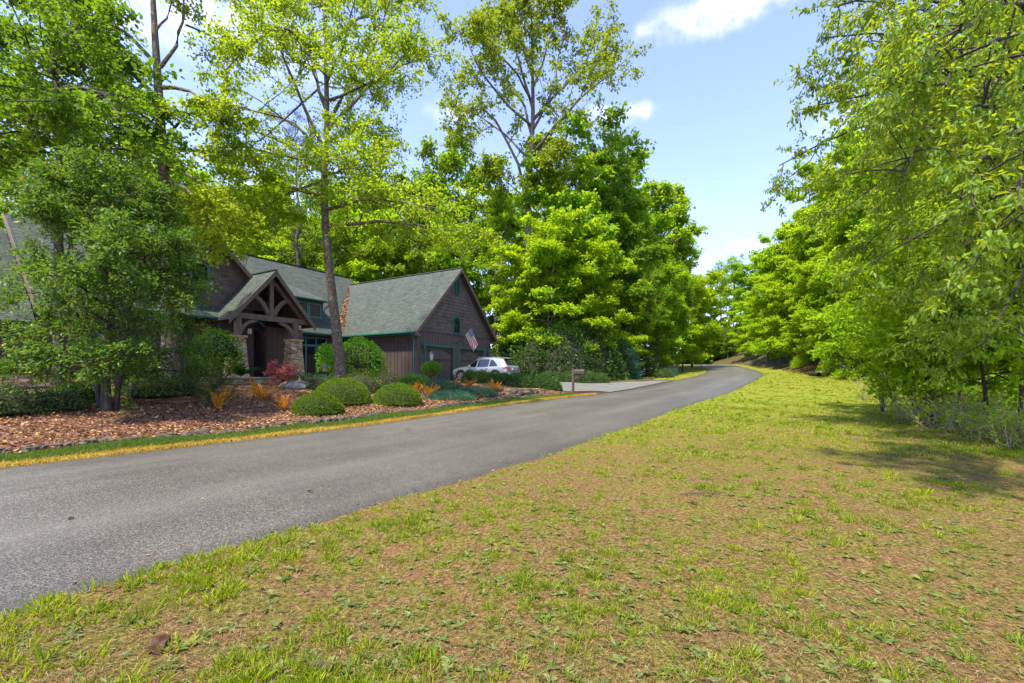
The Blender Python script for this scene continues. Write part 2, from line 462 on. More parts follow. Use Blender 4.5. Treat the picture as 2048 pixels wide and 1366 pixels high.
def asphalt():
    m, t = new_mat('asphalt')
    co = t.n('ShaderNodeTexCoord').outputs['Object']
    agg = t.n('ShaderNodeTexVoronoi', {'feature': 'F1'}, Vector=co, Scale=130.0)
    ag = t.n('ShaderNodeSeparateColor', None, Color=agg.outputs['Color']).outputs[0]
    fine = t.noise(co, 140, 3, 0.7)
    c = t.ramp(ag, [(0.0, (0.034, 0.030, 0.026)), (0.5, (0.084, 0.075, 0.063)), (0.85, (0.140, 0.128, 0.110)), (1.0, (0.25, 0.23, 0.19))])
    c = t.mix(1.0, c, t.ramp(fine, [(0.3, (0.6,) * 3), (0.7, (1.35,) * 3)]), 'MULTIPLY')
    v = t.n('ShaderNodeAttribute', {'attribute_name': 'across'}).outputs['Fac']
    u = t.n('ShaderNodeAttribute', {'attribute_name': 'along'}).outputs['Fac']
    uv = t.n('ShaderNodeCombineXYZ', None, _0=t.math('MULTIPLY', u, 0.12), _1=v, _2=0.0).outputs[0]
    st = t.noise(uv, 1.1, 6, 0.6)
    c = t.mix(1.0, c, t.ramp(st, [(0.3, (0.84,) * 3), (0.55, (1.0,) * 3), (0.75, (1.25,) * 3)]), 'MULTIPLY')
    pw = t.noise(co, 0.6, 5, 0.65)
    c = t.mix(1.0, c, t.ramp(pw, [(0.32, (0.85,) * 3), (0.7, (1.18,) * 3)]), 'MULTIPLY')
    wp = t.math('ABSOLUTE', t.math('SUBTRACT', t.math('ABSOLUTE', t.math('ADD', v, 0.1)), 1.35))
    wpm = t.math('MULTIPLY', t.step(wp, 0.75, 0.1), t.step(st, 0.3, 0.6))
    c = t.mix(t.math('MULTIPLY', wpm, 0.30), c, (0.16, 0.15, 0.135))
    cr_ = t.n('ShaderNodeTexVoronoi', {'feature': 'DISTANCE_TO_EDGE'}, Vector=t.n('ShaderNodeVectorMath', {'operation': 'MULTIPLY_ADD'}, _0=t.noise(co, 1.6, 5, out=1), _1=(.9, .9, .9), _2=co).outputs[0], Scale=0.22).outputs['Distance']
    crk = t.math('MULTIPLY', t.math('LESS_THAN', cr_, 0.0016), t.step(t.noise(co, 0.35, 2), 0.5, 0.6))
    c = t.mix(t.math('MULTIPLY', crk, 0.7), c, (0.015, 0.014, 0.013))
    scuff = t.math('MULTIPLY', t.step(t.noise(uv, 3.4, 6, 0.7), 0.62, 0.70), t.step(t.noise(co, 1.1, 4), 0.52, 0.66))
    c = t.mix(t.math('MULTIPLY', scuff, 0.35), c, (0.20, 0.19, 0.17))
    edge = t.step(t.math('ABSOLUTE', v), 2.45, 2.93)
    c = t.mix(t.math('MULTIPLY', edge, 0.45), c, (0.028, 0.025, 0.024))
    bp = t.n('ShaderNodeBump', None, Strength=0.5, Distance=0.006, Height=agg.outputs['Distance'])
    b = t.n('ShaderNodeBsdfPrincipled', None, Base_Color=c, Roughness=0.45, Normal=bp.outputs[0])
    b.inputs['Specular IOR Level'].default_value = 0.5
    return finish(m, t, b)


M['asphalt'] = asphalt()


def concrete_mat():
    m, t = new_mat('driveway_concrete')
    co = t.n('ShaderNodeTexCoord').outputs['Object']
    c = t.ramp(t.noise(co, 1.2, 7, 0.65), [(0.3, (0.095, 0.097, 0.094)), (0.7, (0.165, 0.165, 0.157))])
    c = t.mix(1.0, c, t.ramp(t.noise(co, 45, 3, 0.7), [(0.3, (0.8,) * 3), (0.7, (1.15,) * 3)]), 'MULTIPLY')
    s = t.n('ShaderNodeAttribute', {'attribute_name': 'along'}).outputs['Fac']
    j = t.math('LESS_THAN', t.math('FRACT', t.math('MULTIPLY', s, 0.31)), 0.012)
    c = t.mix(j, c, (0.05, 0.05, 0.045))
    return finish(m, t, t.n('ShaderNodeBsdfPrincipled', None, Base_Color=c, Roughness=0.8))


M['concrete'] = concrete_mat()


def ground_mat():
    m, t = new_mat('ground_cover')
    co = t.n('ShaderNodeTexCoord').outputs['Object']
    at = lambda k: t.n('ShaderNodeAttribute', {'attribute_name': k}).outputs['Fac']
    n1 = t.noise(co, 0.9, 6, 0.62); n2 = t.noise(co, 5.0, 6, 0.65); n3 = t.noise(co, 34, 5, 0.7); n4 = t.noise(co, 130, 3, 0.7)
    # thatch under the lawn: tan straw, brown, bare clay, mossy yellow-green
    straw = t.ramp(n3, [(0.30, (0.040, 0.022, 0.010)), (0.47, (0.135, 0.078, 0.030)), (0.70, (0.33, 0.215, 0.085))])
    clay = t.ramp(n3, [(0.32, (0.075, 0.032, 0.016)), (0.7, (0.30, 0.145, 0.07))])
    moss = t.ramp(n3, [(0.32, (0.035, 0.042, 0.007)), (0.68, (0.20, 0.215, 0.018))])
    lawn = t.mix(t.step(n1, 0.56, 0.68), straw, clay)
    lawn = t.mix(t.math('MULTIPLY', t.step(n2, 0.41, 0.58), 0.8), lawn, moss)
    far = at('far')
    green = t.mix(t.step(t.noise(co, 2.2, 6, 0.7), 0.35, 0.7), t.ramp(n3, [(0.3, (0.070, 0.115, 0.008)), (0.7, (0.21, 0.255, 0.014))]), t.ramp(n3, [(0.3, (0.14, 0.135, 0.018)), (0.7, (0.34, 0.31, 0.045))]))
    lawn = t.mix(t.math('MULTIPLY', far, 0.85), lawn, green)
    forest = t.ramp(n2, [(0.25, (0.030, 0.020, 0.011)), (0.55, (0.092, 0.058, 0.032)), (0.8, (0.20, 0.135, 0.075))])
    forest = t.mix(t.math('MULTIPLY', t.step(n1, 0.44, 0.60), 0.65), forest, (0.075, 0.095, 0.018))
    mulch = t.ramp(n3, [(0.25, (0.050, 0.026, 0.015)), (0.5, (0.17, 0.088, 0.052)), (0.8, (0.34, 0.20, 0.125))])
    pine = t.ramp(n3, [(0.25, (0.15, 0.060, 0.025)), (0.75, (0.42, 0.20, 0.095))])
    mulch = t.mix(t.step(t.math('MULTIPLY_ADD', n2, 0.5, at('pine')), 0.62, 0.85), mulch, pine)
    bark = t.ramp(n3, [(0.3, (0.030, 0.014, 0.010)), (0.7, (0.13, 0.065, 0.045))])
    c = t.mix(t.step(t.math('MULTIPLY_ADD', t.math('SUBTRACT', n2, 0.5), 0.5, at('mulch')), 0.42, 0.58), forest, mulch)
    c = t.mix(t.step(at('island'), 0.45, 0.55), c, bark)
    c = t.mix(t.step(t.math('MULTIPLY_ADD', t.math('SUBTRACT', n2, 0.5), 0.6, at('lawn')), 0.40, 0.60), c, lawn)
    strip = t.ramp(n3, [(0.3, (0.04, 0.095, 0.014)), (0.7, (0.10, 0.19, 0.025))])
    c = t.mix(t.step(at('strip'), 0.45, 0.55), c, strip)
    yel = t.ramp(n3, [(0.3, (0.17, 0.10, 0.03)), (0.7, (0.46, 0.32, 0.07))])
    c = t.mix(t.step(at('yellow'), 0.45, 0.55), c, yel)
    c = t.mix(1.0, c, t.ramp(n4, [(0.25, (0.62,) * 3), (0.75, (1.3,) * 3)]), 'MULTIPLY')
    h = t.math('ADD', t.math('MULTIPLY', n3, 0.6), t.math('MULTIPLY', n4, 0.4))
    bp = t.n('ShaderNodeBump', None, Strength=0.8, Distance=0.03, Height=h)
    b = t.n('ShaderNodeBsdfPrincipled', None, Base_Color=c, Roughness=0.95, Normal=bp.outputs[0])
    b.inputs['Specular IOR Level'].default_value = 0.15
    return finish(m, t, b)


M['ground'] = ground_mat()

# ------------------------------------------------------------------ terrain: a curved road and the land beside it
TH0 = math.atan2(526, 890)
RV = np.array([math.sin(TH0), math.cos(TH0)])       # along the house front / road
LV = np.array([-RV[1], RV[0]])                      # away from the road, into the lot
UK = np.array([-4, 2, 8, 14, 20, 26, 32, 40, 50, 60, 70, 80, 92.])
TK = np.array([-.034, .086, .073, .043, .049, .06, .07, .05, -.012, -.092, -.163, -.239, -.329])
HK = np.array([-1.281, -1.311, -1.293, -1.08, -1.029, -.986, -.71, -.378, -.032, .343, .797, 1.364, 1.989])
US = np.arange(-30, 300, 0.5)
_ker = np.exp(-0.5 * (np.arange(-12, 13) / 4.0) ** 2); _ker /= _ker.sum()
_sm = lambda a: np.convolve(np.pad(a, 12, mode='edge'), _ker, 'valid')
THS = TH0 + _sm(np.interp(US, np.r_[UK, 120, 180], np.r_[TK, -.7, -.9]))
HS = _sm(np.interp(US, np.r_[UK, 105, 140, 300], np.r_[HK, 2.2, 2.0, 2.5]))
DS = np.stack([np.sin(THS), np.cos(THS)], 1)
NS_ = np.stack([DS[:, 1], -DS[:, 0]], 1)
i0 = int(np.argmin(abs(US + 4)))
CS = np.zeros((len(US), 2))
start = -4 * RV - 6.512 * np.array([math.cos(TH0), -math.sin(TH0)])
CS[i0] = start
for i in range(i0 + 1, len(US)): CS[i] = CS[i - 1] + DS[i - 1] * 0.5
for i in range(i0 - 1, -1, -1): CS[i] = CS[i + 1] - DS[i] * 0.5
HW = 2.93


def locate(P):
    P = np.atleast_2d(np.asarray(P, float))[:, :2]
    out = np.zeros((len(P), 2))
    for a in range(0, len(P), 20000):
        Q = P[a:a + 20000]
        d2 = (Q[:, None, 0] - CS[None, :, 0]) ** 2 + (Q[:, None, 1] - CS[None, :, 1]) ** 2
        i = d2.argmin(1)
        e = Q - CS[i]
        out[a:a + 20000, 0] = US[i] + (e * DS[i]).sum(1)
        out[a:a + 20000, 1] = (e * NS_[i]).sum(1)
    return out


def at_uv(u, v):
    u = np.atleast_1d(np.asarray(u, float)); v = np.atleast_1d(np.asarray(v, float))
    c = np.stack([np.interp(u, US, CS[:, 0]), np.interp(u, US, CS[:, 1])], -1)
    n = np.stack([np.interp(u, US, NS_[:, 0]), np.interp(u, US, NS_[:, 1])], -1)
    return c + n * v[..., None]


def sstep(x):
    x = np.clip(x, 0, 1)
    return x * x * (3 - 2 * x)


def bank_start(u):
    return np.interp(u, [10, 25, 40, 55, 80], [7.6, 7.2, 5.6, 3.0, 2.0])


def gz_uv(u, v):
    u = np.asarray(u, float); v = np.asarray(v, float)
    hr = np.interp(u, US, HS)
    a = np.abs(v) - HW
    pad = np.interp(u, [-30, 2, 10, 34, 44, 60, 92, 160], [-.85, -.74, -.5, -.5, -.22, .5, 2.3, 4.0])
    w = np.interp(u, [20, 28, 40], [7.0, 9.0, 9.0])
    zl = hr + 0.03 + sstep((a - 1.3) / w) * (pad - hr) + np.clip(a - 22, 0, 90) * 0.05
    b = np.clip(a - bank_start(u), 0, None)
    sl = np.interp(u, [0, 20, 40, 60], [.02, .05, .24, .34])
    zr = hr + 0.012 - 0.024 * np.clip(a, 0, 6) + sl * np.minimum(b, 12) * sstep(b / 2.0) + 0.05 * np.clip(b - 12, 0, 80)
    z = np.where(v < 0, zl, zr)
    z = np.where(a < 0, hr, z)
    amp = 0.02 * np.clip(a, 0, 1)
    return z + amp * (np.sin(u * 2.1 + v * 1.3) + np.sin(u * 0.9 - v * 2.7 + 1.0) * 0.8)


def gz(x, y):
    q = locate(np.array([[x, y]]))[0]
    return float(gz_uv(q[0], q[1]))


def gz_many(P):
    q = locate(P)
    return gz_uv(q[:, 0], q[:, 1])


def ray(px, py, Y):
    return Vector(((px - CXP) / FPX * Y, Y, (HOR - py) / FPX * Y))


def on_ground(px, py):
    """the point of the terrain seen at a photo pixel (used once to survey where things stand)"""
    Y = np.exp(np.linspace(math.log(1.5), math.log(130), 1500))
    P = np.stack([(px - CXP) / FPX * Y, Y], 1)
    z = gz_many(P)
    rz = (HOR - py) / FPX * Y
    k = np.argmax(rz < z)
    if rz[k] >= z[k]: k = len(Y) - 1
    return Vector((P[k, 0], P[k, 1], z[k]))


def stand(px, Y):
    x = (px - CXP) / FPX * Y
    return Vector((x, Y, gz(x, Y)))


# ground sheet in road coordinates
ug = np.concatenate([np.arange(-16, 40, 0.4), np.arange(40, 100, 1.0), np.arange(100, 290, 7.0)])
vg = np.concatenate([-np.array([130, 100, 75, 55, 42, 34, 28, 24, 21, 18.5, 16.5, 15]), np.arange(-13.8, -4.4, 0.4), np.arange(-4.4, -3.0, 0.12), [-2.97, -2.9, 2.9, 2.97],
                     np.arange(3.1, 12.5, 0.35), [13, 14, 15.5, 17, 19, 22, 26, 32, 40, 52, 70, 95, 130]])
UU, VV = np.meshgrid(ug, vg, indexing='ij')
VV0 = VV.copy()
wobg = 0.05 * np.sin(ug * 3.1) + 0.035 * np.sin(ug * 7.7 + 1) + 0.03 * np.sin(ug * 1.3)
VV = VV + np.where((VV0 > 2.8) & (VV0 < 3.3), wobg[:, None], 0) + np.where((VV0 < -2.8) & (VV0 > -3.05), wobg[:, None] * .4, 0)
XY = at_uv(UU.ravel(), VV.ravel())
ZZ = gz_uv(UU.ravel(), VV.ravel())
ZZ = np.where(np.abs(VV0.ravel()) < 2.95, ZZ - 0.10, ZZ + np.where(np.abs(VV0.ravel()) < 3.05, .02, 0))
nu, nv = UU.shape
idx = np.arange(nu * nv).reshape(nu, nv)
F = np.stack([idx[:-1, :-1], idx[1:, :-1], idx[1:, 1:], idx[:-1, 1:]], -1).reshape(-1, 4)
uf, vf = UU.ravel(), VV.ravel()
af = np.abs(vf) - HW
left, right = vf < 0, vf > 0
A = {}
A['lawn'] = np.where(right & (af < bank_start(uf) + 0.6), 1.0, 0.0) + np.where(left & (uf > 38.5) & (af < np.interp(uf, [38, 46, 60, 90], [1.5, 4, 7, 7])), 1.0, 0.0)
A['mulch'] = np.where(left & (uf < 24.5) & (af < 24) & (uf > -18), 1.0, 0.0)
A['pine'] = np.where(left & (af > 5.0) & (uf > 5) & (uf < 17), 0.55, 0.0)
A['island'] = np.where(left & (uf > 21.2) & (uf < 26.5) & (af < 4.0), 1.0, 0.0)
A['strip'] = np.where(left & (uf < 21.0) & (af > 0.30) & (af < 1.15), 1.0, 0.0)
A['yellow'] = np.where(left & (uf < 22.3) & (af <= 0.36), 1.0, 0.0)
A['far'] = sstep((XY[:, 1] - 5) / 12)
gm = mesh_np('ground', np.c_[XY, ZZ], [F], M['ground'], A, smooth=True)
tag(link_mesh('ground', gm), 'lawn, leaf covered garden bed and woodland floor beside the road', None, None, 'structure')

# road
ur = np.concatenate([np.arange(-16, 60, 0.5), np.arange(60, 130, 1.0)])
wob = 0.05 * np.sin(ur * 3.1) + 0.035 * np.sin(ur * 7.7 + 1) + 0.02 * np.sin(ur * 17.3)
vr = np.array([-1, -.97, -.9, -.6, -.3, 0, .3, .6, .9, .97, 1.0])
Vr, Ur = [], []
rows = []
for k, u_ in enumerate(ur):
    e = np.full(len(vr), HW + .14)
    vv = vr * e
    p = at_uv(np.full(len(vv), u_), vv)
    z = np.interp(u_, US, HS) + 0.035 * (1 - (vv / HW) ** 2) + 0.004
    z[0] -= .07; z[-1] -= .07
    top = np.c_[p, z]
    s0 = top[:1] + [[0, 0, -.12]]; s1 = top[-1:] + [[0, 0, -.12]]
    rows.append(np.r_[s0, top, s1]); Vr.append(np.r_[vv[0], vv, vv[-1]]); Ur.append(np.full(len(vv) + 2, u_))
rows = np.array(rows); n0, n1 = rows.shape[:2]
idx = np.arange(n0 * n1).reshape(n0, n1)
F = np.stack([idx[:-1, :-1], idx[1:, :-1], idx[1:, 1:], idx[:-1, 1:]], -1).reshape(-1, 4)
rm = mesh_np('road', rows.reshape(-1, 3), [F], M['asphalt'], {'across': np.concatenate(Vr), 'along': np.concatenate(Ur)}, smooth=True)
tag(link_mesh('road', rm), 'grey asphalt road winding uphill past the house', None, None, 'structure')

# house frame: local x runs along the front (right and away), local y into the lot
P0 = Vector((-6.44, 30.0, 0.0))
PAD = -0.5


def HL(t, s, h=0.0):
    return Vector((P0.x + t * RV[0] + s * LV[0], P0.y + t * RV[1] + s * LV[1], h))


# driveway from the road to the garage
g = []
al = []
for i in range(25):
    a = i / 24
    l0 = at_uv([24.2], [-HW + 0.04])[0]; l1 = HL(-0.1, .1); r0 = at_uv([37.6], [-HW + .04])[0]; r1 = HL(8.7, .1)
    lf = np.array([l0[0] * (1 - a) + l1.x * a, l0[1] * (1 - a) + l1.y * a])
    cx_, cy_ = 1.6, 31.6
    rt = np.array([(1 - a) ** 2 * r0[0] + 2 * a * (1 - a) * cx_ + a * a * r1.x, (1 - a) ** 2 * r0[1] + 2 * a * (1 - a) * cy_ + a * a * r1.y])
    row = []
    for j in range(19):
        b = j / 18
        x, y = lf * (1 - b) + rt * b
        if i == 0: x, y = at_uv([24.2 + 13.4 * b], [-HW + .04])[0]
        row.append((x, y, gz(x, y) + 0.035)); al.append(a * 11)
    g.append(row)
gr = np.array(g).reshape(-1, 3)
idx = np.arange(25 * 19).reshape(25, 19)
F = np.stack([idx[:-1, :-1], idx[1:, :-1], idx[1:, 1:], idx[:-1, 1:]], -1).reshape(-1, 4)
tag(link_mesh('driveway', mesh_np('driveway', gr, [F], M['concrete'], {'along': np.array(al)}, smooth=True)), 'pale concrete driveway from the road to the garage', None, None, 'structure')

# ------------------------------------------------------------------ the house (local x along the front, y into the lot, z up from the pad)
RZ = math.atan2(RV[1], RV[0])
house = empty('house', (P0.x, P0.y, PAD), RZ, 'dark brown shingle and board house with green shingle roofs and a two door garage', 'house')


def hpart(mb, name, mat, parent=None, bevel=0.0):
    return mb.build(name, M[mat] if isinstance(mat, str) else mat, parent or house, bevel)


def arch_pts(x0, x1, z0, z1, rise, n=8):
    pts = [(x0, z0), (x1, z0)]
    for i in range(n + 1):
        a = i / n
        pts.append((x1 + (x0 - x1) * a, z1 + rise * math.sin(math.pi * a) ** 0.8))
    return pts


def framed_window(t0, t1, z0, z1, s, fw=0.09, rise=0.0, frame='teal', name='window', mull=()):
    """frame ring proud of the wall at depth s, glass set back in it"""
    if rise:
        out = arch_pts(t0, t1, z0, z1, rise); inn = arch_pts(t0 + fw, t1 - fw, z0 + fw, z1 - fw * .3, rise - fw * .3)
    else:
        out = [(t0, z0), (t1, z0), (t1, z1), (t0, z1)]; inn = [(t0 + fw, z0 + fw), (t1 - fw, z0 + fw), (t1 - fw, z1 - fw), (t0 + fw, z1 - fw)]
    mb = MB(); n = len(out)
    for i in range(n):
        j = (i + 1) % n
        mb.poly([(out[i][0], s - .05, out[i][1]), (out[j][0], s - .05, out[j][1]), (inn[j][0], s - .05, inn[j][1]), (inn[i][0], s - .05, inn[i][1])], 0.075, (0, 1, 0))
    for x in mull:
        mb.box(x - .045, x + .045, s - .045, s + .02, z0 + fw, z1 - fw)
    w = hpart(mb, name, frame)
    g = MB().poly([(p[0], s - .012, p[1]) for p in inn], 0.01, (0, 1, 0))
    g.build('pane', M['glass'], w)
    return w


def lap_wall(name, c, zb, zt, hw_fn, s, step=0.25, mat='shake', lo=None, hi=None):
    mb = MB(); z = zb
    while z < zt - 0.05:
        z1 = min(z + step, zt)
        a0, a1 = hw_fn(z), hw_fn(z1)
        l0, r0, l1, r1 = c - a0, c + a0, c - a1, c + a1
        if lo is not None: l0, l1 = max(l0, lo), max(l1, lo)
        if hi is not None: r0, r1 = min(r0, hi), min(r1, hi)
        mb.poly([(l0, s - .040, z), (r0, s - .040, z), (r1, s - .010, z1), (l1, s - .010, z1)], 0.03, (0, 1, 0))
        z = z1
    return hpart(mb, name, mat)


def battens(mb, x0, x1, s, z0, z1, step=0.34, d=-1):
    n = max(1, round((x1 - x0) / step))
    for i in range(n + 1):
        x = x0 + (x1 - x0) * i / n
        mb.box(x - .022, x + .022, s + (d * .028 if d < 0 else 0), s + (0 if d < 0 else .028), z0, z1)


# garage walls
g = MB()
for x0, x1, z0 in ((-.05, .95, 0), (3.92, 4.84, 0), (7.93, 9.08, 0)): g.box(x0, x1, 0, .16, z0, 3.5)
g.box(.95, 3.92, 0, .16, 2.5, 3.5); g.box(4.84, 7.93, 0, .16, 2.5, 3.5)
battens(g, .06, .74, 0, 0, 3.46); battens(g, 4.12, 4.64, 0, 0, 3.46, .26); battens(g, 8.14, 9.0, 0, 0, 3.46)
battens(g, 1.0, 3.9, 0, 2.72, 3.46); battens(g, 4.9, 7.9, 0, 2.72, 3.46)
hpart(g, 'garage_wall', 'siding')
g = MB(); g.box(-.05, .1, .163, 7.8, 0, 3.6)
for i in range(22): g.box(-.076, -.05, .3 + i * .34, .345 + i * .34, 0, 3.4)
hpart(g, 'side_wall', 'siding_dark')
hpart(MB().box(8.98, 9.08, .163, 13, 0, 3.5), 'side_wall', 'siding_dark')
hpart(MB().box(-.05, 9.08, -.035, 0.0, 3.47, 3.53), 'trim_board', 'siding_dark')
lap_wall('gable_wall', 4.51, 3.53, 8.25, lambda z: max(0.02, (8.38 - z) / 1.04), 0.06)
hpart(MB().poly([(0, .1, 3.5), (9.0, .1, 3.5), (4.51, .1, 8.2)], .05, (0, 1, 0)), 'gable_backing', 'siding_dark')
# garage roof
hpart(MB().poly([(-.5, -.42, 3.42), (4.51, -.42, 8.6), (4.51, 12.15, 8.6), (-.5, 6.97, 3.42)], .12), 'garage_roof', 'roof_y')
hpart(MB().poly([(9.52, -.42, 3.42), (9.52, 12.15, 3.42), (4.51, 12.15, 8.6), (4.51, -.42, 8.6)], .12), 'garage_roof', 'roof_y')
hpart(MB().bar((4.51, -.44, 8.61), (4.51, 12.1, 8.61), .22, .05), 'ridge_cap', 'roof_x')
rk = MB()
rk.poly([(-.52, -.47, 3.40), (4.51, -.47, 8.595), (4.51, -.47, 8.30), (-.52, -.47, 3.10)], .045, (0, 1, 0))
rk.poly([(9.54, -.472, 3.40), (4.51, -.472, 8.595), (4.51, -.472, 8.30), (9.54, -.472, 3.10)], .045, (0, 1, 0))
rk.poly([(9.50, -.46, 3.12), (9.50, -.46, 3.40), (8.7, -.46, 3.12)], .45, (0, 1, 0))
rk.poly([(-.48, -.46, 3.12), (-.48, -.46, 3.40), (.1, -.46, 3.12)], .45, (0, 1, 0))
hpart(rk, 'barge_board', 'timber')
sf = MB()
sf.poly([(9.42, -.42, 3.38), (4.6, -.42, 8.36), (4.6, .03, 8.36), (9.42, .03, 3.38)], .03)
sf.poly([(-.4, -.42, 3.38), (4.42, -.42, 8.36), (4.42, .03, 8.36), (-.4, .03, 3.38)], .03)
hpart(sf, 'soffit', 'siding_dark')


def gutter(a, b, w=0.13):
    return hpart(MB().bar(a, b, w, .12), 'gutter', 'teal', bevel=.02)


gutter((-.60, -.44, 3.36), (-.60, 6.85, 3.36))
hpart(MB().box(-.5, -.05, -.40, 6.9, 3.22, 3.26), 'soffit', 'teal')
hpart(MB().tube([(-.58, -.2, 3.3), (-.5, -.1, 3.12), (-.16, .1, 2.95), (-.13, .12, 2.8), (-.13, .12, .02)], .05, 8), 'downspout', 'teal')
hpart(MB().tube([(9.56, -.2, 3.2), (9.4, .1, 2.95), (9.14, .2, 2.8), (9.14, .2, .02)], .05, 8), 'downspout', 'teal')
gutter((9.6, -.44, 3.30), (9.6, 3, 3.30))


def garage_door(x0, x1):
    dr = MB(); n = 9; w = (x1 - x0) / n
    for i in range(n): dr.box(x0 + i * w + .008, x0 + (i + 1) * w - .008, .13, .17, .02, 2.5)
    d = hpart(dr, 'garage_door', 'siding')
    c = (x0 + x1) / 2
    rl = MB(); rl.box(x0 + .01, x1 - .01, .098, .128, 1.55, 1.66); rl.box(x0 + .01, x1 - .01, .098, .128, .02, .14)
    for xx in (x0 + .01, c - .06, x1 - .13): rl.box(xx, xx + .12, .1, .13, .14, 1.55)
    prev = None
    for i in range(13):
        a = i / 12
        p = (x0 + .02 + (x1 - x0 - .04) * a, 2.06 + .36 * math.sin(math.pi * a))
        if prev: rl.poly([(prev[0], .1, prev[1] - .07), (p[0], .1, p[1] - .07), (p[0], .1, 2.5), (prev[0], .1, 2.5)], .03, (0, 1, 0))
        prev = p
    rl.build('door_rail', M['siding_dark'], d)
    fr = MB(); fr.box(x0 - .16, x0, -.04, .10, 0, 2.5); fr.box(x1, x1 + .16, -.04, .10, 0, 2.5); fr.box(x0 - .16, x1 + .16, -.042, .10, 2.5, 2.68)
    fr.build('door_frame', M['teal'], d)


garage_door(.95, 3.92); garage_door(4.84, 7.93)
framed_window(3.97, 4.89, 3.60, 4.68, .02, .11, .28)
v = MB()
for i in range(9): v.poly([(4.3, .0, 6.76 + i * .1), (4.68, .0, 6.76 + i * .1), (4.68, -.06, 6.71 + i * .1), (4.3, -.06, 6.71 + i * .1)], .015)
for a, b, c, d in ((4.22, 4.3, 6.62, 7.7), (4.68, 4.76, 6.62, 7.7), (4.3, 4.68, 6.62, 6.69), (4.3, 4.68, 7.63, 7.7)): v.box(a, b, -.07, .02, c, d)
hpart(v, 'vent', 'teal')


def wall_lantern(t, z):
    w = MB(); w.box(t - .06, t + .06, -.05, -.002, z - .1, z + .3); w.tube([(t, -.03, z + .26), (t, -.2, z + .3), (t, -.24, z + .2)], .018, 6)
    w.lathe([(.16, 0), (.13, .05), (.02, .16), (.01, .2)], 8, (t, -.24, z + .12)); w.lathe([(.02, -.02), (.1, 0), (.11, .03)], 8, (t, -.24, z - .22))
    o = hpart(w, 'wall_lantern', 'teal')
    MB().lathe([(.09, 0), (.12, .31)], 8, (t, -.24, z - .19)).build('lantern_glass', M['utility_dark'], o)


wall_lantern(.58, 2.42); wall_lantern(8.5, 2.30)

# main block
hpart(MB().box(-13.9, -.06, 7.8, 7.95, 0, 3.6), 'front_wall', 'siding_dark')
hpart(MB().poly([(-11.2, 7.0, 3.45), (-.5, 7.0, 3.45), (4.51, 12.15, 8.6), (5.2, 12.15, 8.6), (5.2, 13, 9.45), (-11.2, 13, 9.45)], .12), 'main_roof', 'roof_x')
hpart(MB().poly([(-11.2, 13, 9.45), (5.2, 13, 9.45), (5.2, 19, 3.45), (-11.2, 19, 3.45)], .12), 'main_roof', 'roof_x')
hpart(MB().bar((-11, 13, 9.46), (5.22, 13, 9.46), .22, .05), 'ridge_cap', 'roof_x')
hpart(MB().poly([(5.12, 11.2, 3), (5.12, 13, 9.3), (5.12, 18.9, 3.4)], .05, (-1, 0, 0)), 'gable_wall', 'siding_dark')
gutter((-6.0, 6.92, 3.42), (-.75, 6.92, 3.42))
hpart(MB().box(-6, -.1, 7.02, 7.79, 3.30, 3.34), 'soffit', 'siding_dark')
# dormer
hpart(MB().poly([(-7.6, 7.68, 5.95), (-.95, 7.68, 5.95), (-2.6, 11.0, 7.50), (-7.6, 11.0, 7.50)], .10), 'dormer_roof', 'roof_x')
hpart(MB().poly([(-.95, 7.68, 5.95), (-.95, 9.56, 6.03), (-2.6, 11.0, 7.50)], .06), 'dormer_roof', 'roof_x')
hpart(MB().box(-7.6, -1.2, 8.12, 8.24, 4.3, 5.88), 'dormer_wall', 'siding')
hpart(MB().poly([(-1.2, 8.24, 4.5), (-1.2, 9.5, 5.85), (-1.2, 8.24, 5.85)], .05, (-1, 0, 0)), 'dormer_wall', 'siding')
gutter((-7.6, 7.62, 5.90), (-.98, 7.62, 5.90))
hpart(MB().tube([(-1.02, 7.7, 5.85), (-1.0, 7.75, 5.65), (-1.1, 8.1, 5.4), (-1.1, 8.12, 4.62)], .045, 8), 'downspout', 'teal')
for a, b in ((-2.42, -1.42), (-3.46, -2.46), (-4.5, -3.5)): framed_window(a, b, 4.68, 5.72, 8.12, .07, 0, 'teal_light')
# lower windows beside the porch
framed_window(-3.95, -1.15, 2.62, 3.22, 7.8, .07, 0, 'teal_light', 'transom_window', (-2.85, -2.05))
framed_window(-3.95, -1.15, .45, 2.60, 7.8, .07, 0, 'teal_light', 'window', (-2.85, -2.05))
# valley full of brown leaves between main and garage roof
vg2 = np.random.default_rng(13)
vc = []
for k in range(900):
    a = vg2.uniform(0, 1) ** .8; wv_ = vg2.uniform(-1, 1) * (.05 + .42 * a)
    t_, s_, z_ = 4.1 - 4.5 * a, 11.75 - 4.6 * a, 8.24 - 4.62 * a
    vc.append((t_ + max(wv_, 0) * .55, s_ - max(-wv_, 0) * .2, z_ + abs(wv_) * .45 + vg2.uniform(.01, .07)) if wv_ > 0 else (t_ + wv_ * .8, s_, z_ + vg2.uniform(.03, .09)))
VALLEY = np.array(vc)

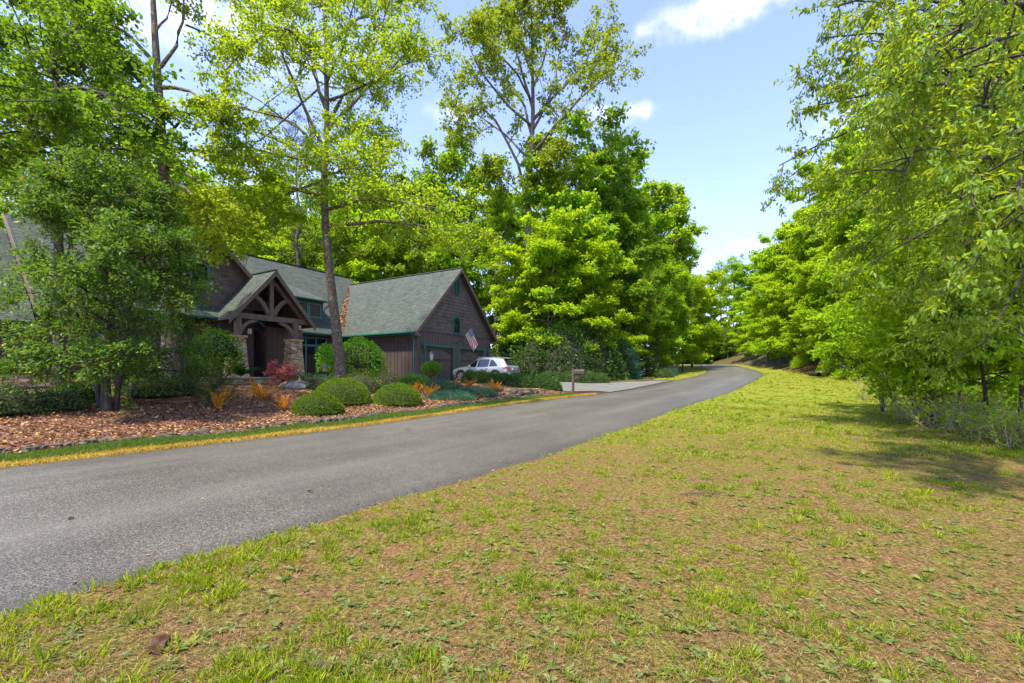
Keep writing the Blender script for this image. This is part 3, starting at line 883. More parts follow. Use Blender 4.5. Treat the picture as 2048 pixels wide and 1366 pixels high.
# two storey front gable
GT, GZ = -10.85, 9.4
lap_wall('gable_wall', GT, 4.4, 9.2, lambda z: max(.02, GZ - .1 - z), 6.2, .25, 'shake', -14.0, -6.3)
hpart(MB().box(-14.0, -7.4, 6.2, 6.32, 0, 4.4), 'front_wall', 'siding_dark')
hpart(MB().box(-14.0, -13.88, 6.33, 12.9, 0, 6.1), 'side_wall', 'siding_dark')
hpart(MB().poly([(GT, 5.72, GZ), (GT, 12.95, GZ), (-7.45, 9.5, 6.0), (-7.45, 5.72, 6.0)], .12), 'gable_roof', 'roof_y')
hpart(MB().poly([(GT, 5.72, GZ), (-14.5, 5.72, 5.75), (-14.5, 9.3, 5.75), (GT, 12.95, GZ)], .12), 'gable_roof', 'roof_y')
rk = MB()
rk.poly([(GT, 5.67, GZ), (-7.43, 5.67, 5.98), (-7.43, 5.67, 5.68), (GT, 5.67, GZ - .3)], .05, (0, 1, 0))
rk.poly([(GT, 5.668, GZ), (-14.52, 5.668, 5.73), (-14.52, 5.668, 5.43), (GT, 5.668, GZ - .3)], .05, (0, 1, 0))
hpart(rk, 'barge_board', 'timber')
hpart(MB().poly([(GT + .05, 5.73, GZ - .2), (-7.5, 5.73, 5.85), (-7.5, 6.16, 5.85), (GT + .05, 6.16, GZ - .2)], .03), 'soffit', 'siding_dark')
framed_window(-10.85, -9.85, 5.28, 6.45, 6.16, .13, .22)
v = MB()
for i in range(7): v.poly([(-10.75, 6.12, 8.02 + i * .1), (-10.25, 6.12, 8.02 + i * .1), (-10.25, 6.07, 7.97 + i * .1), (-10.75, 6.07, 7.97 + i * .1)], .015)
for a, b, c, d in ((-10.83, -10.75, 7.9, 8.75), (-10.25, -10.17, 7.9, 8.75), (-10.75, -10.25, 7.9, 7.97), (-10.75, -10.25, 8.68, 8.75)): v.box(a, b, 6.05, 6.15, c, d)
hpart(v, 'vent', 'teal')
hpart(MB().poly([(-14.2, 6.15, 4.42), (-14.2, 4.95, 3.62), (-9.2, 4.95, 3.62), (-8.6, 6.15, 4.42)], .08), 'lower_roof', 'roof_x')
gutter((-14.2, 4.88, 3.56), (-9.95, 4.88, 3.56))
# left wings
hpart(MB().poly([(-16.2, 13, 8.77), (-16.2, 7.9, 3.67), (-13.2, 7.9, 3.67), (-13.2, 13, 8.77)], .14), 'wing_roof', 'roof_x')
hpart(MB().poly([(-22, 13, 8.0), (-22, 7.9, 2.9), (-16.2, 7.9, 2.9), (-16.2, 13, 8.0)], .14), 'wing_roof', 'roof_x')
hpart(MB().poly([(-16.25, 12.98, 8.78), (-16.25, 7.88, 3.68), (-16.25, 7.88, 3.38), (-16.25, 12.98, 8.48)], .05, (1, 0, 0)), 'barge_board', 'timber')
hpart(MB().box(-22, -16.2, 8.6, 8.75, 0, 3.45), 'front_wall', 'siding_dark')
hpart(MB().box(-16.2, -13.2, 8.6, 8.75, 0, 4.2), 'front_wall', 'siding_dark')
hpart(MB().poly([(-16.12, 8.76, 3.4), (-16.12, 13, 8.5), (-16.12, 13, 3.4)], .05, (1, 0, 0)), 'side_wall', 'siding_dark')
hpart(MB().box(-21, -13.6, 7.5, 8.58, 0, .42), 'stone_base', 'rubble')
hpart(MB().box(-21.05, -13.55, 7.42, 8.58, .422, .50), 'stone_cap', 'stone_grey')
hpart(MB().box(-14.3, -14.15, 7.4, 7.52, .0, 1.3), 'post', 'teal')

# entry porch
PT, PZ = -7.58, 6.48
hpart(MB().poly([(PT, 3.66, PZ), (-10.08, 3.66, 3.52), (-10.08, 6.15, 3.52), (PT, 6.15, PZ)], .10), 'porch_roof', 'roof_y')
hpart(MB().poly([(PT, 3.66, PZ), (PT, 8.2, PZ), (-5.08, 8.2, 3.52), (-5.08, 3.66, 3.52)], .10), 'porch_roof', 'roof_y')
cl = MB()
cl.poly([(PT, 3.7, PZ - .13), (-10.0, 3.7, 3.50), (-10.0, 6.1, 3.50), (PT, 6.1, PZ - .13)], .03)
cl.poly([(PT, 3.7, PZ - .13), (PT, 7.7, PZ - .13), (-5.16, 7.7, 3.50), (-5.16, 3.7, 3.50)], .03)
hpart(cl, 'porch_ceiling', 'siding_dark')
rk = MB()
rk.poly([(PT, 3.6, PZ), (-10.1, 3.6, 3.50), (-10.1, 3.6, 3.20), (PT, 3.6, PZ - .34)], .055, (0, 1, 0))
rk.poly([(PT, 3.598, PZ), (-5.06, 3.598, 3.50), (-5.06, 3.598, 3.20), (PT, 3.598, PZ - .34)], .055, (0, 1, 0))
hpart(rk, 'barge_board', 'timber')
hpart(MB().bar((PT, 3.62, PZ + .01), (PT, 6.14, PZ + .01), .2, .05), 'ridge_cap', 'roof_x')
hpart(MB().box(-9.95, -5.3, 4.0, 4.26, 3.58, 3.88), 'porch_beam', 'timber')
hpart(MB().box(PT - .12, PT + .12, 4.03, 4.23, 3.882, 6.2), 'king_post', 'timber')
rf = MB()
rf.poly([(PT, 4.02, PZ - .36), (-9.9, 4.02, 3.62), (-9.7, 4.02, 3.60), (PT, 4.02, PZ - .62)], .2, (0, 1, 0))
rf.poly([(PT, 4.021, PZ - .36), (-5.26, 4.021, 3.62), (-5.46, 4.021, 3.60), (PT, 4.021, PZ - .62)], .2, (0, 1, 0))
hpart(rf, 'rafter', 'timber')


def brace(p0, p1, ctrl, w0, w1, s0=4.05, d=.15, n=9):
    mb = MB(); P = []
    for i in range(n):
        a = i / (n - 1)
        x = (1 - a) ** 2 * p0[0] + 2 * a * (1 - a) * ctrl[0] + a * a * p1[0]
        z = (1 - a) ** 2 * p0[1] + 2 * a * (1 - a) * ctrl[1] + a * a * p1[1]
        P.append(Vector((x, z)))
    L, Rr = [], []
    for i in range(n):
        tt = (P[min(i + 1, n - 1)] - P[max(i - 1, 0)]).normalized(); nn = Vector((-tt.y, tt.x)) * ((w0 + (w1 - w0) * i / (n - 1)) / 2)
        L.append(P[i] + nn); Rr.append(P[i] - nn)
    for i in range(n - 1):
        mb.poly([(L[i].x, s0, L[i].y), (L[i + 1].x, s0, L[i + 1].y), (Rr[i + 1].x, s0, Rr[i + 1].y), (Rr[i].x, s0, Rr[i].y)], d, (0, 1, 0))
    hpart(mb, 'brace', 'timber')


for sg in (-1, 1):
    brace((PT + sg * .16, 3.95), (PT + sg * 1.12, 4.98), (PT + sg * .45, 4.72), .24, .24)
    px_ = -9.42 if sg < 0 else -6.12
    brace((px_ - sg * .10, 2.78), (px_ - sg * 1.0, 3.55), (px_ - sg * .25, 3.42), .22, .18)
    hpart(MB().box(px_ - .14, px_ + .14, 4.0, 4.26, 2.66, 3.578), 'post', 'timber')
for cx_ in (-9.44, -6.12):
    b0, b1, c0 = .50, .335, .30
    st = MB(); n_ = 6
    rings = []
    for zz, w_ in ((.0, b0), (2.52, b1)):
        rings.append([(cx_ - w_, 4.13 - w_ * .9 + .1, zz), (cx_ + w_, 4.13 - w_ * .9 + .1, zz), (cx_ + w_, 4.13 + w_ * .9 + .1, zz), (cx_ - w_, 4.13 + w_ * .9 + .1, zz)])
    st.sheet([r + r[:1] for r in rings]); st.poly(rings[1])
    c = hpart(st, 'stone_column', 'rubble')
    MB().box(cx_ - .40, cx_ + .40, 3.84, 4.62, 2.522, 2.64).build('stone_cap', M['stone_buff'], c)
hpart(MB().box(-10.3, -5.0, 3.2, 7.78, 0, .38), 'porch_floor', 'rubble')
hpart(MB().box(-11.5, -4.6, 2.55, 3.18, -.05, .30), 'terrace_wall', 'rubble')
hpart(MB().box(-11.6, -4.5, 2.47, 3.19, .302, .38), 'terrace_cap', 'stone_grey', bevel=.015)
bw = MB(); bw.box(-6.55, -4.1, 6.3, 7.78, .382, 3.5)
battens(bw, -6.5, -4.15, 6.3, .382, 3.5)
hpart(bw, 'entry_wall', 'siding')
# front door and sidelight
d = MB(); d.box(-7.22, -7.06, 7.66, 7.79, .382, 2.92); d.box(-6.36, -6.2, 7.66, 7.79, .382, 2.92); d.box(-7.06, -6.36, 7.66, 7.79, 2.78, 2.92)
d.box(-7.05, -6.93, 7.70, 7.76, .39, 2.77); d.box(-6.49, -6.37, 7.70, 7.76, .39, 2.77); d.box(-6.93, -6.49, 7.70, 7.76, .39, .75); d.box(-6.93, -6.49, 7.70, 7.76, 2.62, 2.77)
dd = hpart(d, 'front_door', 'copper')
MB().box(-6.93, -6.49, 7.72, 7.74, .75, 2.62).build('pane', M['glass'], dd)
MB().tube([(-6.44, 7.68, 1.35), (-6.44, 7.62, 1.38), (-6.44, 7.62, 1.62), (-6.44, 7.68, 1.65)], .015, 6).build('handle', M['lamp_metal'], dd)
lt = MB(); lx, ly, lz = -8.3, 5.0, 2.85
lt.tube([(lx, ly, 4.9), (lx, ly, lz + .42)], .012, 5); lt.lathe([(.16, 0), (.03, .12)], 6, (lx, ly, lz + .3)); lt.lathe([(.15, 0), (.15, .03)], 6, (lx, ly, lz - .05))
for k in range(6): lt.bar((lx + .13 * math.cos(k * 1.047), ly + .13 * math.sin(k * 1.047), lz - .03), (lx + .13 * math.cos(k * 1.047), ly + .13 * math.sin(k * 1.047), lz + .31), .018)
lo = hpart(lt, 'hanging_lantern', 'black')
MB().lathe([(.10, 0), (.10, .3)], 6, (lx, ly, lz)).build('lantern_glass', M['lantern_glass'], lo)
fb = MB().box(-5.98, -5.85, 3.9, 3.99, 3.28, 3.5)
hpart(fb, 'entry_light', 'stone_buff')

# flag on the garage wall
fl0 = HL(4.42, -.05, 2.39)
out = Vector((-LV[0], -LV[1], 0.0)); rv3 = Vector((RV[0], RV[1], 0.0))
flag = empty('flag', fl0, 0, 'striped red and white flag with blue starred corner hanging above the garage doors', 'flag')
tip = out * 1.32 + Vector((0, 0, 1.12))
MB().tube([(0, 0, 0), tuple(tip)], [.02, .014], 8).lathe([(.0, 0), (.03, .02), (.03, .05), (0, .07)], 8, tuple(tip)).build('flag_pole', M['pole'], flag)
MB().tube([tuple(out * -.045), tuple(out * .12 + Vector((0, 0, .1)))], .035, 8).build('bracket', M['black'], flag)
nh, nf = 27, 40
FV, FH, FF = [], [], []
for i in range(nh):
    hh = i / (nh - 1)                      # 0 = top of hoist (near the tip)
    base = tip * (0.97 - .44 * hh)
    for j in range(nf):
        ff = j / (nf - 1)
        p = base + rv3 * (.62 * ff + .05 * ff * hh) + Vector((0, 0, -1.12 * ff - .10 * ff * ff)) + out * (.25 * ff)
        p += out * (.05 * math.sin(ff * 9 + hh * 5) * ff + .035 * math.sin(hh * 11 + ff * 3) * ff) + rv3 * (.03 * math.sin(hh * 9 + ff * 6) * ff)
        FV.append(tuple(p)); FH.append(hh); FF.append(ff)
idx = np.arange(nh * nf).reshape(nh, nf)
Fq = np.stack([idx[:-1, :-1], idx[1:, :-1], idx[1:, 1:], idx[:-1, 1:]], -1).reshape(-1, 4)
m, t = new_mat('flag_cloth')
ah = t.n('ShaderNodeAttribute', {'attribute_name': 'hoist'}).outputs['Fac']; af_ = t.n('ShaderNodeAttribute', {'attribute_name': 'fly'}).outputs['Fac']
st = t.math('LESS_THAN', t.math('MODULO', t.math('FLOOR', t.math('MULTIPLY', ah, 12.999)), 2.0), 0.5)
c = t.mix(st, (0.78, 0.74, 0.74), (0.36, 0.006, 0.026))
can = t.math('MULTIPLY', t.math('LESS_THAN', ah, 0.5385), t.math('LESS_THAN', af_, 0.40))
gx = t.math('MULTIPLY', af_, 27.5); gy = t.math('MULTIPLY', ah, 18.57)   # 11 x 10 half-cells in the corner
chk = t.math('LESS_THAN', t.math('MODULO', t.math('ADD', t.math('FLOOR', gx), t.math('FLOOR', gy)), 2.0), 0.5)
dx = t.math('SUBTRACT', t.math('FRACT', gx), 0.5); dy = t.math('SUBTRACT', t.math('FRACT', gy), 0.5)
dot = t.math('LESS_THAN', t.math('ADD', t.math('MULTIPLY', dx, dx), t.math('MULTIPLY', dy, dy)), 0.16)
star = t.math('MULTIPLY', chk, dot)
c = t.mix(can, c, t.mix(star, (0.008, 0.04, 0.20), (0.75, 0.75, 0.78)))
hs_ = t.math('LESS_THAN', af_, 0.025)
c = t.mix(hs_, c, (0.72, 0.75, 0.80))
pb = t.n('ShaderNodeBsdfPrincipled', None, Base_Color=c, Roughness=0.75); tb = t.n('ShaderNodeBsdfTranslucent', None, Color=c)
finish(m, t, t.n('ShaderNodeMixShader', None, _0=0.10, _1=pb.outputs[0], _2=tb.outputs[0]))
link_mesh('flag_cloth', mesh_np('flag_cloth', np.array(FV), [Fq], m, {'hoist': FH, 'fly': FF}, smooth=True), flag)

# ------------------------------------------------------------------ the car
m, t = new_mat('car_paint_silver')
b = t.n('ShaderNodeBsdfPrincipled', None, Base_Color=(0.36, 0.39, 0.385), Metallic=0.6, Roughness=0.32)
b.inputs['Coat Weight'].default_value = 0.8; b.inputs['Coat Roughness'].default_value = 0.04
M['paint'] = finish(m, t, b)
m, t = new_mat('tail_light_red')
M['red_lens'] = finish(m, t, t.n('ShaderNodeBsdfPrincipled', None, Base_Color=(0.55, 0.012, 0.02), Roughness=0.15))
M['alloy'] = plain('alloy_rim', (0.55, 0.55, 0.55), 0.3, metal=0.8, var=0.1, bump=0)
M['plate'] = plain('number_plate', (0.55, 0.60, 0.62), 0.5, var=0.1, bump=0)
M['headlamp'] = plain('headlamp_lens', (0.65, 0.68, 0.70), 0.1, var=0.05, bump=0)
cc = HL(3.05, -3.55)
car = empty('car', (cc.x, cc.y, gz(cc.x, cc.y) + .035), math.atan2(LV[1], LV[0]) - 0.03, 'silver five door crossover car parked nose first at the garage doors', 'car')
ST = [  # x, half width, sill z, shoulder z, rail half width, rail z, top z
    (-2.33, .70, .48, .82, .60, .88, .90), (-2.29, .82, .40, .92, .72, .99, 1.02), (-2.20, .88, .34, .98, .74, 1.10, 1.13), (-2.05, .92, .30, 1.00, .70, 1.30, 1.335), (-1.86, .94, .28, 1.00, .67, 1.48, 1.535),
    (-1.55, .945, .27, .99, .655, 1.545, 1.60), (-.9, .94, .26, .97, .65, 1.585, 1.645), (-.2, .935, .26, .95, .645, 1.58, 1.645), (.25, .935, .26, .945, .64, 1.51, 1.575), (.60, .935, .26, .94, .66, 1.33, 1.385),
    (.98, .935, .26, .945, .72, 1.08, 1.125), (1.15, .935, .26, .945, .80, 1.01, 1.06), (1.6, .935, .27, .92, .80, .965, 1.02), (2.0, .91, .28, .86, .75, .90, .945), (2.2, .86, .30, .78, .68, .81, .85), (2.30, .76, .34, .66, .58, .69, .72), (2.33, .62, .40, .56, .50, .58, .60)]


def car_sec(x):
    a = np.array(ST)
    return [np.interp(x, a[:, 0], a[:, k]) for k in range(1, 7)]


def car_ring(x):
    w, zs, zh, yr, zr, zt = car_sec(x)
    h = [(0, zs), (w * .84, zs), (w * .965, zs + .10), (w, zs + .30 * (zh - zs) + .05), (w * 1.0, zs + .62 * (zh - zs)), (w * .985, zh - .035), (w * .955, zh),
         (yr + (w * .955 - yr) * .35, zh + (zr - zh) * .68), (yr, zr), (yr * .86, zr + (zt - zr) * .75), (yr * .5, zt - .008), (0, zt)]
    return [(x, y, z) for y, z in h] + [(x, -y, z) for y, z in h[-2:0:-1]]


xs = sorted(set([s_[0] for s_ in ST] + list(np.arange(-2.3, 2.31, .12).round(3))))
body = MB()
rings = [car_ring(x) for x in xs]
body.sheet([r + r[:1] for r in rings]); body.poly(rings[0]); body.poly(rings[-1])
bo = body.build('body', M['paint'], car, smooth=True)


def side_y(x, z):
    w, zs, zh, yr, zr, zt = car_sec(x)
    f = np.clip((z - zh) / max(zr - zh, .05), 0, 1)
    y = np.interp(f, [0, .68, 1], [w * .955, yr + (w * .955 - yr) * .35, yr])
    return y if z >= zh else w * .985


def side_patch(name, mat, pts, sgn, off=.008, parent=None):
    """pts: polygon in x,z on the body side"""
    mb = MB(); c = (sum(p[0] for p in pts) / len(pts), sum(p[1] for p in pts) / len(pts))
    P = [(x, sgn * (side_y(x, z) + off), z) for x, z in pts]; C_ = (c[0], sgn * (side_y(*c) + off), c[1])
    b = len(mb.v); mb.v += P + [C_]
    for i in range(len(P)): mb.f.append((b + i, b + (i + 1) % len(P), b + len(P)))
    return mb.build(name, mat, parent or car)


for sg in (1, -1):
    side_patch('side_window', M['car_glass'], [(.93, 1.00), (.20, .995), (.14, 1.48), (.36, 1.43), (.62, 1.27)], sg)
    side_patch('side_window', M['car_glass'], [(.06, .995), (-.82, 1.01), (-.86, 1.51), (-.3, 1.525), (.03, 1.49)], sg)
    side_patch('side_window', M['car_glass'], [(-.90, 1.015), (-1.62, 1.04), (-1.42, 1.24), (-1.16, 1.44), (-.94, 1.505)], sg)
    side_patch('sill_trim', M['black'], [(.98, .36), (-.98, .36), (-.98, .28), (.98, .28)], sg, .012)
    for x in (-.72, .25):
        MB().tube([(x - .10, sg * .935, .90), (x - .07, sg * .975, .905), (x + .07, sg * .975, .91), (x + .10, sg * .935, .91)], .016, 6).build('door_handle', M['alloy'], car)
    MB().lathe([(.0, -.02), (.05, 0), (.08, .06), (.075, .12), (.02, .15)], 10, (.62, sg * 1.04, .98)).bar((.62, sg * .90, 1.0), (.62, sg * 1.0, 1.02), .05).build('mirror', M['paint'], car, smooth=True)
    rp = [(1.43, .37), (-1.43, .37)]
    for x, r_ in rp:
        ar = MB(); pts_ = []
        for k in range(21):
            a = math.pi * (k / 20) * 1.16 - math.pi * .08
            pts_.append((x + .455 * math.cos(a), sg * .952, .37 + .455 * math.sin(a)))
        ar.poly(pts_, .12, (0, -sg, 0)); ar.build('wheel_arch', M['black'], car)
        wh = MB().tube([(x, sg * .74, .36), (x, sg * .75, .36), (x, sg * .93, .36), (x, sg * .955, .36)], [.33, .36, .36, .335], 28).build('wheel', M['rubber'], car, smooth=False)
        rim = MB()
        for k in range(5):
            a = k * 2 * math.pi / 5 + .3
            rim.bar((x + .04 * math.cos(a), sg * .968, .36 + .04 * math.sin(a)), (x + .235 * math.cos(a), sg * .968, .36 + .235 * math.sin(a)), .085, .03, (0, 1, 0))
        for k in range(24):
            a0, a1 = k * math.pi / 12, (k + 1) * math.pi / 12
            rim.poly([(x + r0 * math.cos(a), sg * .966, .36 + r0 * math.sin(a)) for r0, a in ((.225, a0), (.26, a0), (.26, a1), (.225, a1))], .02, (0, -sg, 0))
        rim.lathe([(.05, 0), (.05, .001)], 10, (x, sg * .97, .36)); rim.build('rim', M['alloy'], wh)
    # tail lamp wraps from the side onto the tailgate
    MB().sheet([[(-2.02, sg * .935, .99), (-2.02, sg * .940, .90)], [(-2.2, sg * .885, 1.0), (-2.2, sg * .90, .87)], [(-2.29, sg * .80, .985), (-2.315, sg * .81, .865)], [(-2.345, sg * .50, .965), (-2.36, sg * .50, .88)]]).build('tail_light', M['red_lens'], car)
    MB().sheet([[(2.02, sg * .90, .80), (2.02, sg * .905, .68)], [(2.22, sg * .82, .76), (2.24, sg * .82, .64)], [(2.33, sg * .60, .72), (2.35, sg * .60, .62)]]).build('headlight', M['headlamp'], car)
    MB().tube([(-1.7, sg * .60, 1.58), (-1.5, sg * .60, 1.63), (.1, sg * .59, 1.655), (.25, sg * .58, 1.60)], .018, 6).build('roof_rail', M['alloy'], car)
rg = MB(); rows_ = []
for x, z, w_ in ((-1.86, 1.525, .58), (-1.97, 1.42, .62), (-2.10, 1.26, .645), (-2.20, 1.135, .66)):
    rows_.append([(x - .035, w_ * k / 4, z + .012 - .0 * abs(k)) for k in range(-4, 5)])
rg.sheet(rows_); rg.build('rear_window', M['car_glass'], car)
rw = MB(); rows_ = []
for x, w_ in ((.30, .58), (.45, .62), (.62, .66), (.80, .69), (.95, .70)):
    w0, zs, zh, yr, zr, zt = car_sec(x)
    rows_.append([(x + .01, w_ * k / 4, zt + .012 - .055 * (abs(k) / 4) ** 3) for k in range(-4, 5)])
rw.sheet(rows_); rw.build('windscreen', M['car_glass'], car)
MB().box(-2.40, -2.345, -.26, .26, .80, .935).build('number_plate', M['plate'], car)
pt = MB()
for k in range(7): pt.box(-2.405, -2.401, -.2 + k * .06, -.165 + k * .06, .84, .895)
pt.build('plate_text', M['black'], car)
MB().sheet([[(-2.20, .88, .62), (-2.20, .88, .52)], [(-2.38, .62, .62), (-2.38, .62, .52)], [(-2.40, 0, .63), (-2.40, 0, .52)], [(-2.38, -.62, .62), (-2.38, -.62, .52)], [(-2.20, -.88, .62), (-2.20, -.88, .52)]]).build('bumper', M['paint'], car)
MB().box(-2.33, -2.1, -.78, .78, .30, .46).build('bumper_trim', M['black'], car)
MB().poly([(-1.72, -.6, 1.60), (-1.72, .6, 1.60), (-1.98, .56, 1.575), (-1.98, -.56, 1.575)], .03).build('spoiler', M['paint'], car)

# ------------------------------------------------------------------ mailbox
mp = stand(1146, 24.4)
mail = empty('mailbox', mp, math.atan2(-LV[1], -LV[0]), 'brown mailbox on a square post with a ball finial at the driveway corner', 'mailbox')
MB().box(-.055, .055, -.055, .055, -.1, 1.32).build('post', M['post'], mail)
MB().box(-.075, .075, -.075, .075, 1.322, 1.36).lathe([(.02, 0), (.025, .03), (.06, .08), (.045, .13), (.0, .15)], 12, (0, 0, 1.36)).build('finial', M['post'], mail)
MB().box(-.22, .66, -.045, .045, .97, 1.03).bar((.05, 0, .70), (.42, 0, .98), .06).build('support_arm', M['post'], mail)
bx = MB(); prof = [(-.10, 1.04), (.10, 1.04), (.10, 1.18)] + [(.10 * math.cos(a), 1.18 + .10 * math.sin(a)) for a in np.linspace(.2, math.pi - .2, 9)] + [(-.10, 1.18)]
bx.poly([(.08, y, z) for y, z in prof], .58, (1, 0, 0)); bxo = bx.build('letter_box', M['mailbox'], mail)
dr = MB(); dr.poly([(.662, y * 1.08, 1.035 + (z - 1.04) * 1.05) for y, z in prof], .03, (1, 0, 0)); dr.box(.692, .72, -.02, .02, 1.2, 1.26)
dr.build('door', M['mailbox'], mail)
MB().bar((.5, .112, 1.1), (.5, .112, 1.3), .02).box(.44, .5, .105, .119, 1.24, 1.3).build('signal_flag', M['red_lens'], mail)

# ------------------------------------------------------------------ foliage tools (numpy)
def unit(a):
    return a / np.maximum(np.linalg.norm(a, axis=-1, keepdims=True), 1e-9)


def tubes(P, Rd, ns):
    """P (B,K,3) polylines, Rd (B,K) radii -> verts, quads"""
    B, K, _ = P.shape
    T = unit(np.gradient(P, axis=1))
    ref = np.where(np.abs(T[..., 2:3]) > .9, np.array([1., 0, 0]), np.array([0, 0, 1.]))
    X = unit(np.cross(T, ref)); Y = np.cross(T, X)
    a = np.arange(ns) / ns * 2 * math.pi
    V = P[:, :, None] + Rd[..., None, None] * (np.cos(a)[None, None, :, None] * X[:, :, None] + np.sin(a)[None, None, :, None] * Y[:, :, None])
    idx = np.arange(B * K * ns).reshape(B, K, ns)
    nx = np.roll(idx, -1, axis=2)
    F = np.stack([idx[:, :-1], nx[:, :-1], nx[:, 1:], idx[:, 1:]], -1).reshape(-1, 4)
    return V.reshape(-1, 3), F


def leaf_geo(C, Ax, N, L, W, droop=0.15, fold=0.12, hexa=True):
    """leaf blades: base C, axis Ax, normal N"""
    Ax = unit(Ax); N = unit(N - (N * Ax).sum(-1, keepdims=True) * Ax); Bn = np.cross(N, Ax)
    L = L[:, None]; W = W[:, None]
    n = len(C)
    if hexa:
        pts = [C, C + Ax * L * .32 + Bn * W * .5 + N * W * fold, C + Ax * L * .70 + Bn * W * .38 + N * (W * fold - L * droop * .45), C + Ax * L * .985 - N * L * droop,
               C + Ax * L * .70 - Bn * W * .38 + N * (W * fold - L * droop * .45), C + Ax * L * .32 - Bn * W * .5 + N * W * fold]
        V = np.stack(pts, 1).reshape(-1, 3)
        b = np.arange(n)[:, None] * 6
        F = np.concatenate([b + np.array([0, 1, 2, 3]), b + np.array([0, 3, 4, 5])])
        return V, F, 6
    pts = [C, C + Ax * L * .45 + Bn * W * .5 + N * W * fold, C + Ax * L - N * L * droop, C + Ax * L * .45 - Bn * W * .5 + N * W * fold]
    V = np.stack(pts, 1).reshape(-1, 3)
    b = np.arange(n)[:, None] * 4
    return V, b + np.array([0, 1, 2, 3]), 4


class Geo:
    def __init__(self):
        self.V, self.F, self.A, self.n = [], [], [], 0

    def add(self, V, F, a=None):
        self.V.append(V); self.F.append(F + self.n); self.n += len(V)
        self.A.append(np.zeros(len(V)) if a is None else a)

    def mesh(self, name, mat, smooth=False):
        d = {}
        for f in self.F: d.setdefault(f.shape[1], []).append(f)
        return mesh_np(name, np.concatenate(self.V), [np.concatenate(v) for v in d.values()], mat, {'rnd': np.concatenate(self.A)}, smooth)


def resample(pts, k):
    p = np.asarray(pts, float)
    d = np.r_[0, np.cumsum(np.linalg.norm(np.diff(p, axis=0), axis=1))]
    s = np.linspace(0, d[-1], k)
    # smooth with a catmull-like blend: linear then average
    q = np.stack([np.interp(s, d, p[:, i]) for i in range(3)], 1)
    q[1:-1] = q[1:-1] * .5 + (q[:-2] + q[2:]) * .25
    return q


def grow_branches(g, P0_, D0, L, K, up, wob):
    """curved branch polylines; up bends the tip vertically (fraction of length)"""
    B = len(P0_)
    s = np.linspace(0, 1, K)[None, :, None]
    L = L[:, None, None]
    w = g.normal(0, wob, (B, 1, 3)) * np.sin(s * math.pi) + g.normal(0, wob * .5, (B, 1, 3)) * np.sin(s * 2 * math.pi)
    P = P0_[:, None] + L * (D0[:, None] * s + np.array([0, 0, 1.]) * (up[:, None, None] * s ** 2) + w)
    return P


